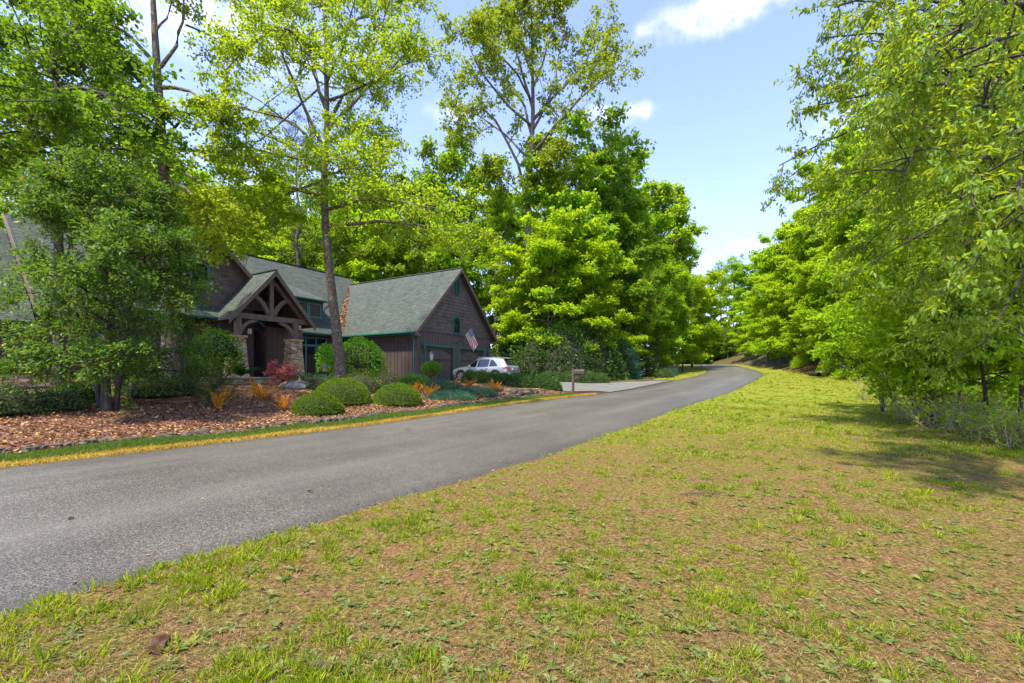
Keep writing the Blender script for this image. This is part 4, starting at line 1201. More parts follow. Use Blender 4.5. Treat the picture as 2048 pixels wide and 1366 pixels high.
def make_tree(seed, H, r0, base=.3, rx=4.0, env='oval', nprim=26, nsec=7, ntw=5, nl=12, leaf=(.13, .075), el=(15, 60), trunk=None, limbs=None, limb_r=.28,
              sec_len=.42, tw_len=.75, droop=.15, spread=.10, flat=.55, hexa=False, leaf_down=.25, auto=True, leaf_from=.25, sec_from=.25, tw_r=.006, trunk_sides=10):
    """returns (trunk Geo, crown Geo) for one tree standing at the origin"""
    g = np.random.default_rng(seed)
    tr, cr = Geo(), Geo()
    if trunk is None:
        K = 12; z = np.linspace(0, H, K)
        xy = np.cumsum(g.normal(0, .018 * H, (K, 2)), 0) * np.linspace(0, 1, K)[:, None]
        T = np.c_[xy - xy[0], z]
        T[0, 2] = -.3
    else:
        T = resample(trunk, 16)
    K = len(T)
    f = np.linspace(0, 1, K)
    rad = r0 * np.clip(1 - f, 0.03, 1) ** .75 * (1 + .55 * np.exp(-f * 26))
    V, F = tubes(T[None], rad[None], trunk_sides); tr.add(V, F)
    prims = []
    if limbs:
        for lb in limbs:
            q = resample(lb, 8)
            q[1:] += g.normal(0, .012 * np.linalg.norm(q[-1] - q[0]), (7, 3)) * np.linspace(.3, 1, 7)[:, None]
            prims.append(q)
    if auto and nprim:
        fr = base + (0.985 - base) * (np.arange(nprim) + g.uniform(0, 1, nprim)) / nprim
        gg = (fr - base) / (1 - base)
        az = np.arange(nprim) * 2.4 + g.uniform(-.5, .5, nprim)
        ln = rx * (np.sin(math.pi * (.17 + .68 * gg)) ** .7 if env == 'oval' else (1 - gg * .9) if env == 'cone' else (.60 + .55 * gg) * np.sqrt(np.clip(1 - .62 * gg ** 3, 0, 1)))
        ln = ln * g.uniform(.55, 1.25, nprim)
        e = np.radians(el[0] + (el[1] - el[0]) * gg + g.normal(0, 9, nprim))
        P_ = np.stack([np.interp(fr, f, T[:, i]) for i in range(3)], 1)
        D_ = np.stack([np.cos(az) * np.cos(e), np.sin(az) * np.cos(e), np.sin(e)], 1)
        up = g.uniform(-.10, .18, nprim) - (.10 if env == 'dome' else 0)
        prims += list(grow_branches(g, P_, D_, ln, 8, up, .05))
    prims = np.array(prims)
    Lp = np.linalg.norm(np.diff(prims, axis=1), axis=2).sum(1)
    rp = np.clip(Lp * .018, .012, r0 * .55)
    V, F = tubes(prims, rp[:, None] * np.linspace(1, .22, 8)[None] * (limb_r / .28), 6); tr.add(V, F)
    # secondaries
    B = len(prims)
    s = g.uniform(sec_from, 1.0, (B, nsec)); s[:, 0] = .985; s[:, 1] = .93; s[:, 2] = .86
    k = np.clip((s * 7).astype(int), 0, 6); fr_ = s * 7 - k
    bi = np.arange(B)[:, None]
    base_p = prims[bi, k] * (1 - fr_[..., None]) + prims[bi, k + 1] * fr_[..., None]
    tan = unit(prims[bi, k + 1] - prims[bi, k])
    rd = g.normal(0, 1, base_p.shape) * np.array([1, 1, flat])
    D_ = unit(tan * .55 + unit(rd) * .95 + np.array([0, 0, .08]))
    L2 = Lp[:, None] * sec_len * (1.15 - .65 * s) * g.uniform(.6, 1.25, s.shape)
    L2 = np.clip(L2, .35, None)
    secs = grow_branches(g, base_p.reshape(-1, 3), D_.reshape(-1, 3), L2.ravel(), 5, g.uniform(-.18, .14, L2.size), .06)
    r2 = np.clip(L2.ravel() * .012, .008, .06)
    V, F = tubes(secs, r2[:, None] * np.linspace(1, .3, 5)[None], 4); tr.add(V, F)
    # twigs
    B2 = len(secs)
    s = g.uniform(leaf_from, 1.0, (B2, ntw)); s[:, 0] = 1.0
    k = np.clip((s * 4).astype(int), 0, 3); fr_ = s * 4 - k
    bi = np.arange(B2)[:, None]
    bp = secs[bi, k] * (1 - fr_[..., None]) + secs[bi, k + 1] * fr_[..., None]
    tan = unit(secs[bi, k + 1] - secs[bi, k])
    rd = g.normal(0, 1, bp.shape) * np.array([1, 1, flat])
    D_ = unit(tan * .6 + unit(rd) * .9)
    L3 = tw_len * g.uniform(.55, 1.3, s.shape)
    tw = grow_branches(g, bp.reshape(-1, 3), D_.reshape(-1, 3), L3.ravel(), 3, g.uniform(-.25, .1, L3.size), .05)
    V, F = tubes(tw, np.full((len(tw), 3), tw_r) * np.array([1, .8, .5]), 3); tr.add(V, F)
    # leaves
    B3 = len(tw)
    s = g.uniform(.12, 1.05, (B3, nl))
    sc = np.clip(s, 0, .999) * 2; k = sc.astype(int); fr_ = (s * 2 - k)[..., None]
    bi = np.arange(B3)[:, None]
    c = tw[bi, k] * (1 - fr_) + tw[bi, k + 1] * fr_
    c = c + g.normal(0, spread, c.shape) * np.array([1, 1, .7])
    tan = unit(tw[bi, 2] - tw[bi, 0])
    ax = unit(tan * .5 + g.normal(0, .6, c.shape) + np.array([0, 0, -leaf_down]))
    nrm = unit(np.array([0, 0, 1.]) + g.normal(0, .55, c.shape))
    n = c.shape[0] * nl
    L = leaf[0] * g.uniform(.6, 1.25, n); W = leaf[1] * g.uniform(.7, 1.2, n)
    twr = np.repeat(g.uniform(-.18, .18, B3), nl)
    V, F, m_ = leaf_geo(c.reshape(-1, 3), ax.reshape(-1, 3), nrm.reshape(-1, 3), L, W, droop, .12, hexa)
    cr.add(V, F, np.repeat(np.clip(g.beta(2, 2, n) + twr, 0, 1), m_))
    return tr, cr


class Proto:
    """meshes of one kind of plant, shared by its copies"""
    def __init__(self, parts): self.parts = parts       # list of (name, mesh)

    def place(self, name, loc, label, cat, group=None, rz=0.0, scale=1.0, lean=None):
        e = empty(name, loc, rz, label, cat, group, scale)
        if lean: e.rotation_euler = (lean[0], lean[1], rz)
        for nm, me in self.parts: link_mesh(nm, me, e)
        return e


def tree_proto(leafmat, bark='bark', **kw):
    tr, cr = make_tree(**kw)
    return Proto([('trunk', tr.mesh('trunk', M[bark], True)), ('crown', cr.mesh('crown', M[leafmat]))])


def bush_geo(seed, rx, ry, rz, n, leaf=(.05, .03), shell=.16, lobes=.10, up=.35, hexa=False, zlo=-.15, spiky=0.0, droop=.1, boxy=1.0):
    """leaf blades over a lumpy ellipsoid dome standing at the origin"""
    g = np.random.default_rng(seed)
    d = unit(g.normal(0, 1, (n * 2, 3))); d = d[d[:, 2] > zlo][:n]; n = len(d)
    ph = g.uniform(0, 6.28, (6, 3)); fq = g.uniform(2, 6, (6, 3))
    bump = sum(np.sin((d * fq[i]).sum(1) * 1.6 + ph[i].sum()) for i in range(6)) / 6
    rr = 1 + lobes * bump - shell * np.abs(g.normal(0, 1, n)) + spiky * np.abs(g.normal(0, 1, n))
    dd = np.sign(d) * np.abs(d) ** boxy
    if boxy != 1.0: dd = dd / np.maximum(np.linalg.norm(dd, axis=1, keepdims=True), 1e-6) * np.minimum(1.25, 1 / np.max(np.abs(dd / np.linalg.norm(dd, axis=1, keepdims=True)), axis=1, keepdims=True) ** .6)
    c = dd * rr[:, None] * np.array([rx, ry, rz]); c[:, 2] = np.maximum(c[:, 2], (.01 if zlo > -.5 else -rz) + g.uniform(0, .06, n))
    ax = unit(d + g.normal(0, .6, (n, 3)) + np.array([0, 0, up]))
    nr = unit(d * .9 + g.normal(0, .6, (n, 3)) + np.array([0, 0, .4]))
    V, F, m_ = leaf_geo(c, ax, nr, leaf[0] * g.uniform(.6, 1.3, n), leaf[1] * g.uniform(.7, 1.2, n), droop, .12, hexa)
    G = Geo(); G.add(V, F, np.repeat(np.clip(g.beta(2, 2, n) + .15 * bump, 0, 1), m_))
    return G


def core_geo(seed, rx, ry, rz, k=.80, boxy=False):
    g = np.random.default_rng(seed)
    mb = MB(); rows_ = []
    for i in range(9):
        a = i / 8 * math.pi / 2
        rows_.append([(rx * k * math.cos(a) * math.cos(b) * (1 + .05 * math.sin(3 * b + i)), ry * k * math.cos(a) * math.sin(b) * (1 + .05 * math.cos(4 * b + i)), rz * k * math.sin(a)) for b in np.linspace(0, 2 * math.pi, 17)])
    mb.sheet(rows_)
    return mb.mesh('dark_core', M['core'], smooth=True)


def stems_geo(seed, rx, rz, n=9, r=.012):
    g = np.random.default_rng(seed)
    az = g.uniform(0, 6.28, n)
    D_ = unit(np.stack([np.cos(az) * .8, np.sin(az) * .8, g.uniform(.6, 1.2, n)], 1))
    P = grow_branches(g, np.c_[np.cos(az) * rx * .08, np.sin(az) * rx * .08, np.full(n, -.05)], D_, np.full(n, rz * .95), 5, g.uniform(0, .15, n), .07)
    G = Geo(); V, F = tubes(P, r * np.linspace(1, .3, 5)[None] * np.ones((n, 1)), 5); G.add(V, F)
    return G.mesh('stems', M['bark_dark'])


def shrub(name, loc, r, n, leafmat, label, cat='shrub', group=None, leaf=(.05, .03), core=True, seed=None, rz=0.0, **kw):
    seed = seed if seed is not None else int(abs(loc[0]) * 977 + abs(loc[1]) * 131) % 99991
    e = empty(name, loc, rz, label, cat, group)
    link_mesh('foliage', bush_geo(seed, r[0], r[1], r[2], n, leaf, **kw).mesh('foliage', M[leafmat]), e)
    if core: link_mesh('dark_core', core_geo(seed, *r), e)
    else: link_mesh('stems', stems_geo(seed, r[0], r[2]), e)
    return e


def frond_geo(seed, n=10, L=.7, leaflet=.11, arch=.5, seg=22, width=.25):
    g = np.random.default_rng(seed); G = Geo(); st = Geo()
    for i in range(n):
        az = i * 2.4 + g.uniform(-.4, .4); e = g.uniform(.75, 1.45)
        l = L * g.uniform(.65, 1.15); s = np.linspace(0, 1, seg)
        hd = np.array([math.cos(az), math.sin(az), 0])
        P = hd * (math.cos(e) * l * s + arch * .4 * l * s ** 2)[:, None] + np.array([0, 0, 1.]) * (math.sin(e) * l * s - arch * .5 * l * s ** 2)[:, None]
        T = unit(np.gradient(P, axis=0)); sd = np.cross(T, np.array([0, 0, 1.])); sd = unit(sd)
        V, F = tubes(P[None], (.006 * np.linspace(1, .3, seg))[None], 3); st.add(V, F)
        ln = width * l * np.sin(np.clip(s * .92 + .08, 0, 1) * math.pi) ** .7 * .5 + .01
        for sg in (-1, 1):
            ax = sd * sg + T * .45 + g.normal(0, .22, P.shape); nr = np.cross(ax, T) * sg + g.normal(0, .35, P.shape)
            V, F, m_ = leaf_geo(P[1:], ax[1:], nr[1:], ln[1:] * g.uniform(.7, 1.2, seg - 1), np.full(seg - 1, l / seg * 1.1), .2, .05, False)
            G.add(V, F, np.repeat(g.uniform(0, 1, seg - 1) * .6 + g.uniform(0, .4), m_))
    return G, st

V, F, m_ = leaf_geo(VALLEY, rng.normal(0, 1, VALLEY.shape), rng.normal(0, .5, VALLEY.shape) + [-.4, -.4, .8], rng.uniform(.10, .2, len(VALLEY)), rng.uniform(.06, .11, len(VALLEY)), .2, .2, False)
G = Geo(); G.add(V, F, np.repeat(rng.beta(2.4, 1.6, len(VALLEY)), m_))
link_mesh('leaf_filled_valley', G.mesh('leaf_filled_valley', M['litter']), house)

# ------------------------------------------------------------------ large trees near the house
def px_line(pts, Y, origin):
    """photo pixels (x, y[, metres of depth offset]) surveyed into local points of a tree standing at origin"""
    out = []
    for p in pts:
        d = Y + (p[2] if len(p) > 2 else 0.0)
        q = ray(p[0], p[1], d)
        out.append((q.x - origin.x, q.y - origin.y, q.z - origin.z))
    return out


def survey_tree(name, label, px, Y, trunk_px, limbs_px, leafmat, bark, cat='tree', **kw):
    o = stand(px, Y)
    tk = [(0, 0, -.3)] + px_line(trunk_px, Y, o)
    lb = [px_line(l, Y, o) for l in limbs_px]
    tr, cr = make_tree(trunk=tk, limbs=lb, **kw)
    e = empty(name, o, 0, label, cat)
    link_mesh('trunk', tr.mesh('trunk', M[bark], True), e)
    link_mesh('crown', cr.mesh('crown', M[leafmat]), e)
    return e


# leaning lichen-barked oak beside the porch
survey_tree('oak_tree', 'tall leaning oak with lichen spotted bark standing between the porch and the garage', 683, 19.5,
            [(678, 700), (671, 640), (660, 560), (652, 470), (648, 400), (645, 345), (655, 290), (655, 230), (652, 150), (650, 40), (648, -120)],
            [[(650, 452), (720, 447, -1), (790, 440, -2), (860, 455, -2.5), (935, 462, -3)], [(650, 420), (720, 400, -2), (800, 395, -4), (870, 420, -5)], [(647, 360), (560, 395, -1), (500, 430, -2), (430, 455, -2)],
             [(640, 390), (560, 370, 1), (470, 380, 2), (400, 400, 2)], [(645, 345), (620, 270, 1), (560, 230, 2), (470, 215, 2.5), (400, 190, 2)], [(650, 300), (600, 200), (560, 100, -1), (520, -30, -1)],
             [(655, 250), (690, 180), (745, 100, 1), (790, -20, 1)], [(658, 260), (720, 190, 1), (800, 130, 1), (875, 105, 1.5)], [(655, 285), (720, 250, -1), (760, 255, -2), (770, 275, -2)],
             [(652, 220), (620, 120, 2), (600, 20, 2), (590, -100, 3)], [(652, 170), (690, 80, -2), (720, -30, -2)], [(640, 330), (560, 310, -2), (490, 290, -3), (440, 290, -3)],
             [(655, 320), (720, 360, 2), (770, 380, 3)], [(652, 150), (580, 60, 1), (480, 30, 2), (440, -40, 2)], [(660, 200), (760, 160, -2), (830, 90, -3)], [(652, 90), (740, 20, 2), (830, -10, 3)],
             [(645, 350), (700, 340, -3), (740, 320, -4)], [(650, 120), (560, 40, -3), (500, 90, -4), (450, 140, -4)], [(650, 60), (640, -40, 2), (660, -150, 3)]],
            'leaf_oak', 'bark_lichen', seed=11, H=20, r0=.225, auto=False, nsec=18, ntw=8, nl=20, leaf=(.135, .075), sec_len=.36, tw_len=.62, sec_from=.16, spread=.09, flat=.5, limb_r=.20, hexa=True)

# tall tree behind the holly: thick bare trunk, twisting limbs
survey_tree('tall_tree', 'tall straight trunk with twisting bare limbs rising behind the dark evergreen tree', 340, 17.0,
            [(340, 640), (337, 480), (330, 380), (322, 270), (316, 160), (309, 60), (304, -40), (298, -200)],
            [[(318, 205), (280, 155), (240, 120), (190, 80), (170, 20)], [(312, 130), (270, 80), (235, 55), (200, 40), (150, 0)], [(312, 150), (280, 130), (240, 118), (215, 112)],
             [(320, 135), (345, 105), (368, 60), (365, 20), (372, -40)], [(372, 50), (430, 75, 1), (470, 95, 1)], [(322, 175), (370, 175), (410, 205, -1), (450, 225, -1)],
             [(325, 290), (350, 250), (380, 230, -1), (420, 215, -1)], [(330, 300), (390, 300, 1), (450, 312, 1), (500, 310, 1)], [(318, 210), (290, 190), (220, 150, 1), (160, 130, 2)],
             [(312, 60), (340, 30), (352, -40)], [(338, 330), (380, 350, -1), (430, 390, -1), (480, 450, -1)], [(338, 360), (380, 380, -1.5), (410, 430, -2), (420, 470, -2)]],
            'leaf_oak', 'bark_lichen', seed=23, H=18, r0=.30, auto=False, nsec=8, ntw=7, nl=15, leaf=(.15, .09), sec_len=.34, tw_len=.6, sec_from=.45, limb_r=.34, hexa=True)

# low branches in front of the gable, sunlight painted into their yellow leaves
survey_tree('young_maple', 'small slender tree with spring leaves coloured sunlit yellow hanging before the upper gable', 372, 19.2,
            [(372, 640), (370, 560), (376, 480), (400, 430), (440, 395), (480, 360)],
            [[(390, 450), (380, 440), (372, 435), (360, 440)], [(465, 440), (430, 420), (400, 405), (375, 415)], [(468, 430), (500, 420), (545, 425, 1), (590, 430, 1)], [(470, 410), (440, 390), (410, 385, -1), (385, 395, -1)],
             [(475, 400), (520, 385), (560, 390, -1)], [(440, 400), (480, 430), (505, 470, -1)], [(400, 430), (415, 450), (420, 490, -1)], [(420, 412), (450, 430), (465, 455, -1)], [(450, 390), (480, 410), (530, 440)], [(480, 380), (470, 350), (450, 330)], [(485, 360), (520, 350), (550, 355)]],
            'leaf_sunlit', 'bark_dark', seed=31, H=7, r0=.055, auto=False, nsec=10, ntw=6, nl=15, leaf=(.13, .10), sec_len=.45, tw_len=.4, sec_from=.3, flat=.4, hexa=True)

# broad maple at the upper left
survey_tree('maple_tree', 'broad leafy maple filling the upper left above the dark evergreen', 118, 16.0,
            [(118, 600), (117, 420), (116, 360), (122, 280), (124, 220), (110, 140), (95, 40), (90, -60), (80, -220)],
            [[(124, 250), (170, 210), (230, 190), (285, 205)], [(122, 280), (180, 260), (240, 250), (295, 270)], [(120, 300), (170, 300, -2), (230, 290, -3), (280, 300, -3)], [(118, 240), (80, 200), (40, 190), (-20, 200)], [(116, 290), (70, 260, -2), (10, 260, -3), (-40, 280, -3)],
             [(112, 160), (160, 110), (200, 90), (235, 110)], [(108, 130), (60, 90), (10, 70), (-40, 80)], [(118, 200), (170, 160, 2), (215, 140, 3), (250, 160, 3)], [(98, 60), (130, 10), (165, -30), (190, -20)], [(95, 50), (50, 0), (0, -40)],
             [(110, 150), (90, 110, -3), (60, 90, -4), (30, 130, -5)], [(115, 190), (150, 170, -3), (190, 180, -4), (220, 220, -5)], [(100, 90), (140, 60, -2), (180, 40, -4)], [(118, 320), (60, 320), (0, 330, -1), (-40, 340, -1)],
             [(118, 330), (90, 345, 2), (30, 365, 2)], [(92, 0), (150, -60), (200, -90)], [(92, -20), (30, -70), (-40, -90)], [(120, 230), (80, 230, -3), (40, 240, -5)], [(110, 140), (70, 150, 3), (0, 150, 4)], [(118, 260), (200, 230, 3), (260, 240, 4), (300, 300, 4)]],
            'leaf_maple', 'bark_dark', seed=41, H=20, r0=.17, auto=False, nsec=13, ntw=8, nl=22, leaf=(.115, .10), sec_len=.42, tw_len=.5, sec_from=.15, flat=.3, spread=.10, hexa=True)

# dark evergreen (holly-like) on the left of the bed: several stems, foliage almost to the ground
ho = stand(212, 11.2)
tk = [(0.02, 0, -.2), (-.02, 0, .8), (.1, 0, 2.0), (.15, .1, 3.5), (.05, .1, 5.0), (.0, .1, 6.4)]
lm = []
hg = np.random.default_rng(5)
for i in range(46):
    zf = hg.uniform(.10, .97); z = .95 + zf * 5.3
    az = i * 2.4 + hg.uniform(-.4, .4); L_ = (2.1 * (math.sin(math.pi * (.22 + .72 * zf)) ** .8)) * hg.uniform(.75, 1.08)
    e_ = .15 + .8 * zf + hg.uniform(-.15, .15)
    p0 = np.array([0.05, 0, max(.6, z - L_ * .35)]); d_ = np.array([math.cos(az), math.sin(az), 0])
    lm.append([tuple(p0), tuple(p0 + d_ * L_ * .35 + [0, 0, L_ * .25 * e_]), tuple(p0 + d_ * L_ * .7 + [0, 0, L_ * .45 * e_]), tuple(p0 + d_ * L_ + [0, 0, L_ * .45 * e_ - .1 + .2 * zf])])
for dx, dy in ((-.30, .05), (.18, .15)):
    lm.append([(dx * .6, dy, -.1), (dx, dy, .9), (dx * 2.2, dy * 2, 2.4), (dx * 3.5, dy * 3, 4.5)])
tr, cr = make_tree(5, 6.4, .105, trunk=tk, limbs=lm, auto=False, nsec=12, ntw=7, nl=12, leaf=(.105, .046), sec_len=.40, tw_len=.34, sec_from=.2, flat=.8, spread=.05, limb_r=.34, leaf_down=-.1, hexa=False, tw_r=.004)
he = empty('evergreen_tree', ho, 0, 'large dark glossy evergreen tree with several stems at the left of the leaf bed', 'tree')
link_mesh('trunk', tr.mesh('trunk', M['bark_dark'], True), he); link_mesh('crown', cr.mesh('crown', M['leaf_holly']), he)

# tall poplar behind the garage
survey_tree('poplar_tree', 'tallest tree, an airy poplar towering over the wood behind the garage', 1060, 43.0,
            [(1061, 640), (1058, 540), (1054, 440), (1058, 350), (1066, 280), (1066, 180), (1064, 80), (1062, 0), (1060, -40)],
            [[(1056, 420), (1040, 330), (1000, 250), (960, 190), (905, 250)], [(1062, 330), (1100, 270), (1160, 200), (1215, 140), (1245, 130)], [(1066, 280), (1050, 210), (1010, 150), (980, 60)], [(1066, 260), (1100, 200), (1120, 120), (1130, 40)],
             [(1066, 220), (1040, 130), (1020, 60), (1015, -10)], [(1064, 180), (1090, 120), (1110, 40), (1110, -20)], [(1060, 320), (1010, 270, 2), (960, 230, 3), (915, 200, 3)], [(1062, 310), (1120, 240, -2), (1170, 190, -3), (1200, 90, -3)],
             [(1064, 150), (1040, 80, -2), (1050, 0, -2)], [(1062, 250), (1000, 200, -3), (950, 130, -4), (930, 60, -4)], [(1066, 240), (1130, 170, 3), (1180, 120, 4), (1200, 60, 4)], [(1056, 400), (1020, 370, -2), (980, 330, -3)],
             [(1056, 390), (1090, 340, -2), (1120, 300, -3)], [(1064, 100), (1085, 40, 2), (1090, -30, 2)], [(1064, 120), (1030, 60, 3), (990, 30, 4)], [(1062, 200), (1020, 120, -4), (960, 90, -5), (950, 20, -5)]],
            'leaf_poplar', 'bark', seed=51, H=36, r0=.46, auto=False, nsec=13, ntw=8, nl=15, leaf=(.30, .22), sec_len=.34, tw_len=1.1, sec_from=.25, flat=.8, spread=.16, limb_r=.20)

# ------------------------------------------------------------------ woodland: a few kinds of tree, placed one by one
W1 = tree_proto('leaf_wood', seed=101, env='dome', el=(8, 46), H=20, r0=.26, base=.20, rx=5.2, nprim=30, nsec=8, ntw=7, nl=9, leaf=(.42, .28), tw_len=.8, spread=.16, flat=.22)
W2 = tree_proto('leaf_wood', seed=102, env='dome', el=(8, 46), H=20, r0=.22, base=.30, rx=4.6, nprim=28, nsec=8, ntw=7, nl=9, leaf=(.42, .28), tw_len=.8, spread=.16, flat=.25)
W3 = tree_proto('leaf_wood_dark', seed=103, env='dome', el=(8, 46), H=20, r0=.24, base=.18, rx=5.4, nprim=30, nsec=8, ntw=7, nl=9, leaf=(.42, .28), tw_len=.8, spread=.16, flat=.22)
W4 = tree_proto('leaf_edge', seed=104, env='dome', H=14, r0=.14, base=.06, rx=4.3, nprim=38, nsec=9, ntw=7, nl=11, leaf=(.32, .20), tw_len=.65, spread=.12, flat=.22, el=(5, 46))
W5 = tree_proto('leaf_edge', seed=105, env='dome', H=14, r0=.13, base=.10, rx=3.8, nprim=36, nsec=9, ntw=7, nl=11, leaf=(.32, .20), tw_len=.65, spread=.12, flat=.25, el=(10, 48))
W6 = tree_proto('leaf_wood', 'bark_dark', seed=106, H=20, r0=.20, base=.45, rx=3.6, nprim=22, nsec=7, ntw=5, nl=9, leaf=(.27, .16), tw_len=.9, spread=.16, flat=.45, el=(30, 70))
PN = tree_proto('leaf_pine', 'bark', seed=107, H=26, r0=.30, base=.45, rx=3.4, nprim=30, nsec=6, ntw=5, nl=26, leaf=(.24, .030), tw_len=.5, spread=.13, flat=.3, el=(-5, 35))


def recolour(pr, mat):
    out = []
    for nm, me in pr.parts:
        if nm == 'crown':
            me = me.copy(); me.materials.clear(); me.materials.append(M[mat])
        out.append((nm, me))
    return Proto(out)


W7, W8 = recolour(W1, 'leaf_edge'), recolour(W2, 'leaf_edge')
HTS = {id(W7): 20, id(W8): 20, id(W1): 20, id(W2): 20, id(W3): 20, id(W4): 14, id(W5): 14, id(W6): 20, id(PN): 26}
trs = np.random.default_rng(77)


def wood(proto, px, Y, ytop, label, group=None, name='woodland_tree', wide=1.0, lean=None):
    p = stand(px, Y)
    top = (HOR - ytop) / FPX * Y
    s = (top - p.z) / (HTS[id(proto)] * (1.03 if proto in (W6, PN) else 1.06))
    sw = s * wide
    return proto.place(name, p, label, 'tree', group, trs.uniform(0, 6.28), (sw, sw, s), lean)


LB, GB = 'leafy tree in the wood that rises behind the roof ridge of the house', 'trees in the wood behind the house'
for a in ((W2, 470, 56, 385), (W1, 545, 60, 400), (W6, 610, 55, 370), (W1, 690, 60, 395), (W2, 755, 62, 392), (W1, 815, 60, 405), (W5, 505, 47, 460), (W6, 655, 50, 430), (W5, 720, 52, 452), (W4, 790, 54, 470), (W6, 865, 56, 400), (W1, 600, 72, 420), (W1, 740, 75, 425), (W4, 660, 60, 480), (W4, 560, 58, 490), (W4, 845, 62, 490)):
    wood(*a, LB, GB)
wood(PN, 586, 48, 240, 'tall dark pine with a bare straight trunk behind the main roof', name='pine_tree')
LL, GL = 'pale green tree glimpsed behind the left wing of the house', 'trees behind the left wing of the house'
for a in ((W6, 20, 42, 300), (W2, 95, 46, 330), (W1, 175, 48, 350), (W6, 260, 44, 290), (W2, 380, 46, 330), (W1, 430, 52, 380), (W1, 300, 56, 400), (W1, -60, 44, 330), (W1, -150, 40, 250)):
    wood(*a, LL, GL)
# the mass of trees right of the garage
C = 'trees in the dense wood right of the garage'
for pr, px, Y, yt, lab, wd in ((W3, 862, 52, 350, 'dark crowned tree standing just behind the garage ridge', .9), (W1, 930, 50, 312, 'rounded green tree behind the garage peak', .9), (W6, 985, 46, 395, 'slim tree with branching trunk right behind the garage gable', .9),
                               (W1, 1128, 44, 292, 'broad olive green tree right of the poplar trunk', 1.05), (W3, 1205, 48, 300, 'high dark green tree at the crest of the wood right of the poplar', .95), (W2, 1262, 52, 305, 'tall tree whose crown reaches above the wood on its right shoulder', .9),
                               (W2, 1306, 58, 368, 'loose crowned tree leaning into the sky at the right of the wood', .95), (W5, 1352, 62, 490, 'light green tree on the sloping right shoulder of the wood', 1.0), (W4, 1384, 70, 565, 'bushy tree at the bend where the wood meets the road', 1.15)):
    wood(pr, px, Y, yt, lab, None, wide=wd)
LC = 'green understorey tree within the dense wood right of the garage'
for a in ((W1, 1010, 52, 430), (W4, 1095, 40, 470), (W1, 1165, 42, 420), (W3, 1235, 45, 430), (W1, 1290, 50, 450), (W4, 1335, 54, 560), (W3, 1140, 54, 380), (W1, 960, 60, 400), (W3, 1270, 62, 400), (W1, 1318, 70, 480), (W4, 1180, 40, 520), (W5, 1040, 41, 500), (W4, 1310, 50, 600), (W4, 1255, 44, 580), (W1, 1080, 62, 400)):
    wood(*a, LC, C, wide=1.05)
for px, Y, yt in ((1290, 44, 610), (1318, 47, 600), (1345, 52, 590), (1365, 56, 610), (1305, 49, 560)):
    wood(W6, px, Y, yt - 60, 'slender dark stemmed tree at the edge of the lawn strip past the driveway', 'slender trees past the driveway', 'sapling', .8)
# right-hand wood edge, from the bend back towards the camera
LR, GRP = 'bright yellow green tree along the right edge of the lawn', 'trees along the right edge of the lawn'
for pr, px, Y, yt, wd in ((W4, 1500, 84, 610, 1.1), (W4, 1535, 72, 560, 1.1), (W5, 1560, 66, 490, 1.0), (W4, 1590, 60, 520, 1.1), (W4, 1625, 54, 560, 1.1), (W5, 1655, 48, 430, 1.0), (W4, 1690, 42, 500, 1.0),
                          (W5, 1720, 37, 400, 1.0), (W4, 1760, 33, 470, 1.0), (W5, 1800, 29.5, 400, 1.0), (W4, 1850, 26, 440, .95), (W4, 1905, 22.5, 470, .9), (W5, 1975, 19.5, 420, .9), (W4, 2060, 17, 430, .9)):
    wood(pr, px, Y, yt, LR, GRP, wide=wd)
LH, GH = 'tall tree standing in the wood behind the bright trees at the lawn edge', 'tall trees deeper in the right-hand wood'
for pr, px, Y, yt in ((W7, 1575, 78, 470), (W8, 1610, 70, 420), (W7, 1650, 60, 370), (W1, 1690, 54, 320), (W8, 1735, 46, 290), (W7, 1785, 41, 260), (W1, 1840, 36, 200), (W7, 1900, 31, 130), (W8, 1980, 27, 60), (W3, 2080, 24, 0), (W1, 1630, 90, 450), (W3, 1760, 60, 340), (W3, 1870, 46, 260), (W1, 2180, 22, 0), (W3, 2000, 40, 160), (W1, 2300, 20, -100), (W3, 2120, 34, 60), (W7, 1620, 62, 470), (W8, 1700, 48, 400), (W7, 1770, 38, 380), (W7, 1850, 31, 330), (W7, 1940, 25, 300), (W7, 2060, 21, 250)):
    wood(pr, px, Y, yt, LH, GH)
# far end of the road
LF, GF = 'far tree closing the view where the road bends', 'far trees where the road bends'
for pr, px, Y, yt in ((W6, 1440, 112, 530), (W6, 1468, 108, 520), (W2, 1505, 104, 525), (W1, 1410, 120, 560), (W1, 1455, 125, 560), (W1, 1490, 122, 560), (W1, 1540, 108, 520), (W4, 1420, 104, 640), (W1, 1385, 100, 560), (W3, 1430, 102, 665), (W3, 1455, 100, 660), (W3, 1478, 98, 668), (W3, 1405, 100, 670), (W3, 1500, 97, 670), (W1, 1350, 105, 560), (W2, 1570, 105, 520), (W1, 1290, 95, 480), (W1, 1240, 100, 480)):
    wood(pr, px, Y, yt, LF, GF)

